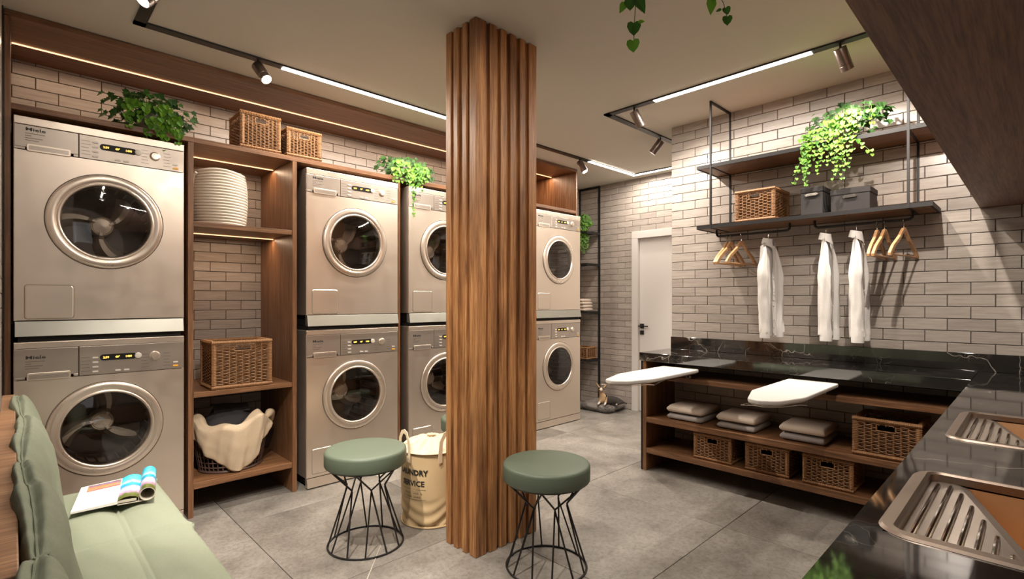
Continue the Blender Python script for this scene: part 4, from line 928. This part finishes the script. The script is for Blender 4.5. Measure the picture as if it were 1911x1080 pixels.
# ------------------------------------------------------------------ canvas laundry bag
bg = thing('laundry_bag', 'tan canvas drawstring laundry bag standing between left stool and column', 'laundry bag', (1.736, 2.454, 0), math.radians(0))
def bagf(u, v):
    a = 2*PI*u; z = .004+.396*v; r = .165+.006*math.sin(v*3)
    w = max(0, 1-v*2.2); r += w*(.007*math.sin(z*95+4*math.sin(a*2+.6)+2*math.cos(a*3))+.014*nz((math.cos(a)*2, math.sin(a)*2, z*11), 1, 3)); r += .004*nz((math.cos(a), math.sin(a), z*5), 1.5, 1)
    if v > .985: r -= .002
    return (r*math.cos(a), r*math.sin(a), z)
m = MB().grid(bagf, 96, 60, wrapu=True); m.f.append(tuple(range(96))[::-1]); m.m.append(0); part(bg, 'bag_body', m, canvasM, 'all')
part(bg, 'hem', MB().lathe([(.1655, .392), (.169, .394), (.170, .402), (.168, .411), (.163, .413)], 64, cap0=False, cap1=False), canvasM, True)
part(bg, 'base_piping', MB().tube([(.168*math.cos(2*PI*k/48), .168*math.sin(2*PI*k/48), .0065) for k in range(48)], .006, 6, closed=True), canvasM, True)
def gath(u, v):
    a = 2*PI*u; r = .164*(1-v)**.8+.016; z = .410+.058*v**.75; p = .6*math.sin(a*13)+.4*math.sin(a*9+1); k = math.sin(PI*min(1, v*1.05))
    return (r*math.cos(a), r*math.sin(a), z+.014*p*k)
part(bg, 'gathered_top', MB().grid(gath, 144, 16, wrapu=True), canvasL, 'all')
part(bg, 'ruffle', MB().grid(lambda u, v: ((.016+.012*v+.004*math.sin(2*PI*u*9)*v)*math.cos(2*PI*u), (.016+.012*v+.004*math.sin(2*PI*u*9)*v)*math.sin(2*PI*u), .468+.010*v), 72, 4, wrapu=True), canvasL, 'all')
for ad in (math.radians(175), math.radians(268)):
    cx_, cy_ = math.cos(ad), math.sin(ad); tx_, ty_ = -cy_, cx_
    P = [(cx_*.172+tx_*w_, cy_*.172+ty_*w_, z_) for w_, z_ in ((-.055, .36), (-.055, .42), (-.048, .475), (-.025, .512), (0, .52), (.025, .512), (.048, .475), (.055, .42), (.055, .36))]
    sM = MB(); V = []
    for p in P: V += [(p[0]-cx_*.0015, p[1]-cy_*.0015, p[2]), (p[0]+cx_*.0015, p[1]+cy_*.0015, p[2])]
    # flat strap: width across the tangent/vertical
    Q = []; n_ = len(P)
    for i, p in enumerate(P):
        a_ = Vector(P[max(0, i-1)]); b_ = Vector(P[min(n_-1, i+1)]); tt = (b_-a_).normalized(); ww = tt.cross(Vector((cx_, cy_, 0))).normalized()*.012; o_ = Vector((cx_, cy_, 0))*.0018
        Q += [Vector(p)-ww-o_, Vector(p)+ww-o_, Vector(p)+ww+o_, Vector(p)-ww+o_]
    sM.add(Q, [(i*4+q, i*4+(q+1) % 4, i*4+4+(q+1) % 4, i*4+4+q) for i in range(n_-1) for q in range(4)]+[(3, 2, 1, 0), ((n_-1)*4, (n_-1)*4+1, (n_-1)*4+2, (n_-1)*4+3)])
    part(bg, 'strap', sM, canvasL)
def wrap_text(s, size, a_c, z, bold=.0012, sx=1.0):
    q = text_mb(s, size, .0004, bold); xs_ = [v[0] for v in q.v]; mid = (min(xs_)+max(xs_))/2; R0 = .1725; V = []
    for v in q.v:
        th = a_c+(v[0]-mid)*sx/R0; rad_ = R0+v[2]; V.append((rad_*math.cos(th), rad_*math.sin(th), z+v[1]))
    q.v = V; return q
AC = math.radians(-163)
part(bg, 'lettering', wrap_text('LAUNDRY', .042, AC, .292), ink); part(bg, 'lettering', wrap_text('SERVICE', .042, AC, .232), ink)
pl_ = MB()
for z in (.213, .158):
    V = []; 
    for k in range(13): th = AC+(-.085+.17*k/12)/.1722; V += [(.1728*math.cos(th), .1728*math.sin(th), z), (.1728*math.cos(th), .1728*math.sin(th), z+.0016)]
    pl_.add(V, [(2*k, 2*k+2, 2*k+3, 2*k+1) for k in range(12)])
for row, z in ((0, .190), (1, .170)):
    for k in range(12):
        if (k*7+row*3) % 5 == 0: continue
        th = AC+(-.06+.0105*k)/.1722; dt = .007/.1722; R0 = .1728; h_ = .010
        pl_.add([(R0*math.cos(th), R0*math.sin(th), z), (R0*math.cos(th+dt), R0*math.sin(th+dt), z), (R0*math.cos(th+dt), R0*math.sin(th+dt), z+h_*.25), (R0*math.cos(th), R0*math.sin(th), z+h_*.25)], [(0, 1, 2, 3)])
        pl_.add([(R0*math.cos(th), R0*math.sin(th), z), (R0*math.cos(th+dt*.25), R0*math.sin(th+dt*.25), z), (R0*math.cos(th+dt*.25), R0*math.sin(th+dt*.25), z+h_), (R0*math.cos(th), R0*math.sin(th), z+h_)], [(0, 1, 2, 3)])
part(bg, 'small_print', pl_, ink, kind='stuff')
# ------------------------------------------------------------------ bench, cushions, magazine
bn = thing('bench', 'wooden bench along the left edge, under the green cushions', 'bench', (-.03, .92, 0))
part(bn, 'seat_board', MB().box(.02, 0, .405, .425, 1.76, .43), ledgeM, bev=.002); part(bn, 'back_ledge', MB().box(.001, 0, .865, .036, 1.775, .895), ledgeM, bev=.002)
part(bn, 'back_board', MB().box(.003, 0, .0, .020, 1.775, .864), woodY, bev=.001)
for y in (.02, .86, 1.715): part(bn, 'leg', MB().box(.03, y, 0, .40, y+.03, .404), woodZ, bev=.001)
CY0, CY1, NC = .79+.0, 2.68, 3
def seatf(u, v):
    x = .105+.335*u; y = CY0+(CY1-CY0)*v
    cu = (u*2) % 1; cv = (v*NC) % 1
    h = (math.sin(PI*min(max(cu, 0), 1))**.42)*(math.sin(PI*cv)**.30) if 0 < v < 1 and 0 < u < 1 else 0
    if abs(u*2-1) < 1e-6: h = .72*(math.sin(PI*cv)**.3)
    hh = .012+h*.028
    wr = .0022*math.sin(x*60+y*14+2*nz((x, y, 0), 7))*h+.003*nz((x, y, 1), 9)*h
    seam = .0
    # ruffled right edge
    ex = 0 if u < .97 else .0010*math.sin(y*120)+.012*max(0, math.cos(PI*2*cv))**30
    return (x+ex, y, .462+hh+wr)
sc_ = thing('seat_cushion', 'pale green tufted seat cushion lying flat on the bench', 'cushion', (0, 0, 0))
m = MB().grid(seatf, 61, 190); nv = len(m.v)
def seatb(u, v): p = seatf(u, v); return (p[0], p[1], .4325 + (.022 if (u in (0, 1) or v in (0, 1)) else 0))
m2 = MB().grid(seatb, 61, 190); m.add(m2.v, [f[::-1] for f in m2.f])
nu, nn_ = 61, 190; B_ = nv
for i in range(nu-1): m.f += [(i+1, i, B_+i, B_+i+1), ((nn_-1)*nu+i, (nn_-1)*nu+i+1, B_+(nn_-1)*nu+i+1, B_+(nn_-1)*nu+i)]; m.m += [0, 0]
for j in range(nn_-1): m.f += [(j*nu, (j+1)*nu, B_+(j+1)*nu, B_+j*nu), ((j+1)*nu+nu-1, j*nu+nu-1, B_+j*nu+nu-1, B_+(j+1)*nu+nu-1)]; m.m += [0, 0]
part(sc_, 'pad', m, greenF, 'all')
for k in range(1, NC):
    y = CY0+(CY1-CY0)*k/NC
    part(sc_, 'seam', MB().tube([(.12+.315*i/16, y+.003*math.sin(i*2.1), .4655+.002*math.sin(i*1.7)) for i in range(17)], .0022, 5), stoolF, True)
    for x in (.2725, .44): part(sc_, 'tuft', MB().tube([(x-.012, y-.004, .472), (x, y, .470), (x+.014, y+.006, .476)], [.001, .004, .001], 6), stoolF, True)
bc_ = thing('back_cushion', 'darker green puffed back cushion standing against the bench back', 'cushion', (0, 0, 0))
SY = [.55, .985, 1.60, 2.235, 2.69]
def backf(u, v):
    y = SY[0]+.05+(SY[-1]-SY[0]-.05)*v; s = 0
    for i in range(4):
        if SY[i] <= y <= SY[i+1]+1e-6: s = (y-SY[i])/(SY[i+1]-SY[i]); break
    puff = max(.0, math.sin(PI*s))**.45
    a = 2*PI*u-PI/2     # 0 at bottom
    ca, sa = math.cos(a), math.sin(a)
    A = .016+.036*puff; Bz = .182+.034*puff
    ex = .62
    x = A*(abs(ca)**.8)*(1 if ca > 0 else -1); z = Bz*(abs(sa)**ex)*(1 if sa > 0 else -1)
    x *= 1.0 if ca > 0 else .62
    # crease along the top and the gathered pleats beside it
    top = math.exp(-((a-PI/2)/.16)**2); z -= .016*top*(.3+.7*puff)
    pl = math.exp(-((a-PI/2)/.55)**2); w = .0016*pl*math.sin(y*110+3*ca)*(1.5-puff)+.002*math.sin(y*41+z*30)*pl
    w += .010*nz((x*3, y*5, z*5), 1.4, 2)*puff+.004*nz((x*9, y*14, z*12), 1.4, 6)
    z += .010*puff*max(0, sa)-.004
    n_ = Vector((ca, 0, sa*.6)).normalized(); lean = .12*(.20-z)
    return (.018+x+n_.x*w+lean+.006*math.sin(y*7), y, .700+z+n_.z*w)
m = MB().grid(lambda u, v: backf(u, v), 72, 260, wrapu=True); m.f.append(tuple(range(72))[::-1]); m.f.append(tuple(range(259*72, 260*72))); m.m += [0, 0]
part(bc_, 'pad', m, greenF, 'all')
sm_ = []
for k in range(0, 130):
    p = backf(.5, k/129); sm_.append((p[0]+.001, p[1], p[2]+.0005+.001*math.sin(p[1]*70)))
part(bc_, 'seam_ridge', MB().tube(sm_, .0022, 6), greenF, True)
for y in SY[1:4]:
    p = backf(.5, (y-SY[0]-.05)/(SY[-1]-SY[0]-.05)); part(bc_, 'tuft', MB().tube([(p[0]-.015, y, p[2]-.010), (p[0], y, p[2]+.004), (p[0]+.010, y+.008, p[2]+.006), (p[0]+.020, y-.003, p[2]-.012)], [.003, .007, .006, .003], 7), greenF, True)
# magazine
mg = thing('magazine', 'open magazine with a curled right page lying on the green seat cushion', 'magazine', (.268, 2.30, .5145), math.radians(-10))
paper = plain('paper', (.80, .79, .76), .4); paperE = plain('page_edges', (.55, .50, .42), .7)
def print_mat(name, stops, nscale, axis=1):
    m_, t, b = new_mat(name); tc = t.nodes.new('ShaderNodeTexCoord'); sp_ = t.nodes.new('ShaderNodeSeparateXYZ'); t.links.new(tc.outputs['Object'], sp_.inputs[0])
    n = nnoise(t, tc.outputs['Object'], nscale, 5, .7); ml = t.nodes.new('ShaderNodeMath'); ml.operation = 'MULTIPLY_ADD'; ml.inputs[1].default_value = .07; t.links.new(n.outputs[0], ml.inputs[0]); t.links.new(sp_.outputs[axis], ml.inputs[2])
    mr = t.nodes.new('ShaderNodeMapRange'); mr.inputs[1].default_value = .035; mr.inputs[2].default_value = .315; t.links.new(ml.outputs[0], mr.inputs[0])
    r = ramp(t, stops); t.links.new(mr.outputs[0], r.inputs[0]); n2 = nnoise(t, tc.outputs['Object'], nscale*2.5, 3, .7); hs = t.nodes.new('ShaderNodeMapRange'); hs.inputs[1].default_value = .75; hs.inputs[2].default_value = .25; hs.inputs[3].default_value = 0; hs.inputs[4].default_value = .9
    t.links.new(mr.outputs[0], hs.inputs[0]); mm = mixc(t, r.outputs[0], n2.outputs[1], .5, 'OVERLAY'); m2_ = t.nodes.new('ShaderNodeMix'); m2_.data_type = 'RGBA'; t.links.new(hs.outputs[0], m2_.inputs[0]); t.links.new(r.outputs[0], m2_.inputs[6]); t.links.new(mm, m2_.inputs[7]); t.links.new(m2_.outputs[2], b.inputs['Base Color']); b.inputs['Roughness'].default_value = .3; return m_
coast = print_mat('coast_photo', [(0, (.10, .09, .02)), (.14, (.10, .16, .02)), (.22, (.45, .25, .40)), (.36, (.70, .60, .70)), (.44, (.55, .50, .75)), (.50, (.02, .32, .62)), (.62, (.04, .45, .70)), (.66, (.55, .80, .85)), (.78, (.10, .62, .78)), (1, (.05, .50, .72))], 55)
warmp = print_mat('warm_photo', [(0, (.25, .03, .03)), (.70, (.35, .02, .03)), (.78, (.75, .30, .20)), (.85, (.55, .22, .04)), (.92, (.25, .18, .30)), (1, (.20, .03, .02))], 40)
Hh = .285
part(mg, 'left_pages', MB().add([(-.128, 0, .0), (0, 0, .006), (0, Hh, .006), (-.128, Hh, .0), (-.128, 0, .006), (0, 0, .017), (0, Hh, .017), (-.128, Hh, .006)], [(0, 3, 2, 1), (4, 5, 6, 7), (0, 1, 5, 4), (2, 3, 7, 6), (3, 0, 4, 7), (1, 2, 6, 5)]), paper)
part(mg, 'left_picture', MB().add([(-.105, Hh*.70, .0085), (-.002, Hh*.70, .0174), (-.002, Hh*.965, .0174), (-.105, Hh*.965, .0085)], [(0, 1, 2, 3)]), warmp)
prf = [(0, .017), (.018, .026), (.036, .028), (.052, .024), (.062, .018)]
rc, rr0 = (.088, .026), .024
arc = [(rc[0]+rr0*math.cos(a), rc[1]+rr0*math.sin(a)) for a in [math.radians(q) for q in range(190, -171, -20)]]
V = []; n_ = len(prf)
for x, z in prf: V += [(x, 0, z), (x, Hh, z)]
part(mg, 'right_page', MB().add(V, [(2*i, 2*i+2, 2*i+3, 2*i+1) for i in range(n_-1)]), coast, True)
V = []
for x, z in arc: V += [(x, -.002, z), (x, Hh+.004, z)]
part(mg, 'rolled_page', MB().add(V, [(2*i, 2*i+2, 2*i+3, 2*i+1) for i in range(len(arc)-1)]), coast, True)
V = []; rI = rr0-.0025
for k in range(25): a = 2*PI*k/24; V += [(rc[0]+rr0*math.cos(a), -.0025, rc[1]+rr0*math.sin(a)), (rc[0]+rI*math.cos(a), -.0025, rc[1]+rI*math.sin(a)), (rc[0]+rI*math.cos(a), Hh+.003, rc[1]+rI*math.sin(a))]
part(mg, 'page_edges', MB().add(V, [(3*i, 3*i+3, 3*i+4, 3*i+1) for i in range(24)]+[(3*i+1, 3*i+4, 3*i+5, 3*i+2) for i in range(24)]).box(.0, .001, .001, .085, Hh-.002, .004).box(0, .001, .008, .055, Hh-.002, .0165), paperE)
# ------------------------------------------------------------------ corner shelving on the back wall
cs = thing('corner_shelving', 'black metal wall shelving in the far corner beyond the last machine', 'shelving', (5.05, 3.69, 0))
part(cs, 'upright', MB().box(-.008, -.012, .002, .010, .010, 2.62), black); part(cs, 'upright', MB().box(-.008, .285, .002, .010, .295, 2.62), black); part(cs, 'top_bar', MB().box(-.006, .0105, 2.595, .006, .2845, 2.62), black)
for z in (2.047, 1.672, 1.106, .541): part(cs, 'shelf', MB().box(-.255, -.010, z-.006, -.0085, .298, z+.012), frameM); part(cs, 'bracket', MB().box(-.255, -.010, z-.018, -.0085, -.004, z-.0065), black)
for k, (w, z) in enumerate(((.20, 1.1185), (.195, 1.157), (.19, 1.195), (.17, 1.231))): make_towel(w, .19, .036, ('bottom', 'second from the bottom', 'third from the bottom', 'topmost')[k] + ' folded towel of the stack on the black corner shelf', (4.83, 3.955, z), towelB, k, -PI/2, 'towels in the corner shelving')
make_basket(.25, .19, .145, 'small wicker basket on the lowest black corner shelf', (4.83, 3.955, .5535), R_, 'wicker baskets in the corner', nst=6, rim=.009)
# ------------------------------------------------------------------ dog bed and dog
blackGloss = plain('eye_gloss', (.01, .008, .007), .05)
furM = wicker('fur_bed', (.03, .026, .026), (.42, .38, .35))
db = thing('dog_bed', 'grey shaggy square dog bed on the floor beside the door', 'dog bed', (4.85, 3.50, 0), math.radians(2))
def bedf(u, v):
    a = 2*PI*u; q = PI*(v-.5); e = .35
    sx_ = (abs(math.cos(a))**e)*(1 if math.cos(a) > 0 else -1); sy_ = (abs(math.sin(a))**e)*(1 if math.sin(a) > 0 else -1)
    r = math.cos(q)**.4 if abs(q) < PI/2-.001 else .001; p = (.185*sx_*r, .205*sy_*r, .045+.044*math.sin(q)*(1.0)); k = .010*nz(p, 30, 1)
    return (p[0]*(1+k), p[1]*(1+k), max(.001, p[2]+k*.7))
part(db, 'pad', MB().grid(bedf, 64, 20, wrapu=True), furM, 'all')
ft = MB(); r5 = random.Random(9)
for k in range(2600):
    u, v = r5.random(), .18+.80*r5.random(); p = Vector(bedf(u, v)); n_ = Vector((p.x, p.y, (p.z-.03)*4)).normalized(); tip = p+n_*r5.uniform(.010, .026)+Vector((r5.uniform(-.012, .012), r5.uniform(-.012, .012), -.004)); tip.z = max(.001, tip.z); s_ = Vector((-n_.y, n_.x, 0))*.003
    ft.add([p-s_, p+s_, tip], [(0, 1, 2)])
part(db, 'fur', ft, furM, kind='stuff')
tan = fabric('dog_tan', (.30, .18, .09), (.50, .34, .20), 300); dkf = fabric('dog_black', (.012, .010, .009), (.05, .04, .035), 300); wht = fabric('dog_white', (.55, .50, .45), (.75, .70, .65), 300)
dg = thing('dog', 'small black and tan dog with big upright ears lying on the grey bed', 'dog', (4.78, 3.40, .088), math.radians(0))
def skin_mesh(name, joints, edges, mats, assign, sub=2):
    me = bpy.data.meshes.new(name); me.from_pydata([j[0] for j in joints], edges, []); me.update()
    o_ = bpy.data.objects.new(name, me); COL.objects.link(o_)
    md = o_.modifiers.new('s', 'SKIN'); sv = me.skin_vertices[0].data
    for i, j in enumerate(joints): r_ = j[1]; sv[i].radius = (r_, r_) if not isinstance(r_, tuple) else r_; sv[i].use_root = (i == 0)
    s2 = o_.modifiers.new('d', 'SUBSURF'); s2.levels = sub; s2.render_levels = sub
    bpy.context.view_layer.update(); ev = bpy.data.meshes.new_from_object(o_.evaluated_get(bpy.context.evaluated_depsgraph_get())); bpy.data.objects.remove(o_); ev.name = name
    ev.materials.clear()
    for m_ in mats: ev.materials.append(m_)
    for p in ev.polygons: p.use_smooth = True; p.material_index = assign(p.center)
    return ev
# local frame: dog faces -x/-y (towards the room), hindquarters to the right (-y ... towards the door)
fd = Vector((-.75, -.30, 0)).normalized(); sd = Vector((.42, -.90, 0)).normalized()
def L(f, s_, z): q = fd*f+sd*s_; return (q.x, q.y, z)
J = [(L(-.005, .02, .048), .040), (L(.005, .10, .048), .045), (L(0, .16, .040), .040), (L(.01, -.03, .062), .040), (L(.02, -.045, .115), .027), (L(.028, -.045, .172), .040), (L(.078, -.043, .158), .014),
     (L(.045, -.055, .030), .016), (L(.085, -.060, .014), .011), (L(.115, -.062, .010), .010), (L(.045, .01, .030), .016), (L(.090, .012, .014), .011), (L(.12, .012, .010), .010),
     (L(.045, .15, .022), .022), (L(.085, .13, .012), .011), (L(-.02, .20, .022), .010), (L(.01, .235, .014), .006)]
E_ = [(0, 1), (1, 2), (0, 3), (3, 4), (4, 5), (5, 6), (3, 7), (7, 8), (8, 9), (0, 10), (10, 11), (11, 12), (2, 13), (13, 14), (2, 15), (15, 16)]
def dcol(c_):
    f = c_.x*fd.x+c_.y*fd.y; s_ = c_.x*sd.x+c_.y*sd.y
    if c_.z > .135:
        if f > .045 and abs(s_+.044) < .008: return 2
        return 1 if c_.z > .155 and f < .05 else 0
    if f > .075 and c_.z < .03: return 2
    if s_ < .02 and f > .01: return 0
    return 1
part_me = skin_mesh('body', J, E_, [tan, dkf, wht], dcol); link('body', part_me, dg)
for s_, tl in ((-.068, -.034), (-.022, .034)):
    b0 = Vector(L(.022, s_, .178)); tp = Vector(L(.012, s_+tl, .242)); wv = sd*.020
    m = MB().add([b0-wv, b0+wv, tp+wv*.75-Vector((0, 0, .018)), tp, tp-wv*.75-Vector((0, 0, .018)), b0-fd*.012], [(0, 1, 2, 3, 4), (0, 4, 5), (4, 3, 5), (3, 2, 5), (2, 1, 5), (1, 0, 5)])
    e_ = part(dg, 'ear', m, dkf, bev=.003); part(e_, 'inner_ear', MB().add([tuple(Vector(v)*1) for v in [b0-wv*.6+fd*.002+Vector((0, 0, .004)), b0+wv*.6+fd*.002+Vector((0, 0, .004)), tp+wv*.45-Vector((0, 0, .018))+fd*.002, tp+fd*.002-Vector((0, 0, .006)), tp-wv*.45-Vector((0, 0, .018))+fd*.002]], [(0, 1, 2, 3, 4)]), tan)
for s_ in (-.059, -.029): part(dg, "eye", MB().lathe([(.001, -.0045), (.0035, -.003), (.0048, 0), (.0035, .003), (.001, .0045)], 12, M=Matrix.Translation(L(.055, s_, .174)), cap0=False, cap1=False), blackGloss, True)
part(dg, 'nose', MB().lathe([(.001, -.005), (.004, -.003), (.006, 0), (.004, .003), (.001, .005)], 12, M=Matrix.Translation(L(.090, -.043, .158)), cap0=False, cap1=False), blackFlat, True)

tag(link('thin_line', MB().tube([(1.355, 2.357, .0012), (1.25, 2.23, .002), (1.13, 2.09, .003), (1.02, 1.96, .003)], [.001, .0022, .003, .003], 6).mesh('thin_line', whiteP)), 'thin straight white line, unidentified, lying on the floor beneath the left stool', 'thin_line')  # unidentified white line, modelled as a thin tapering tube
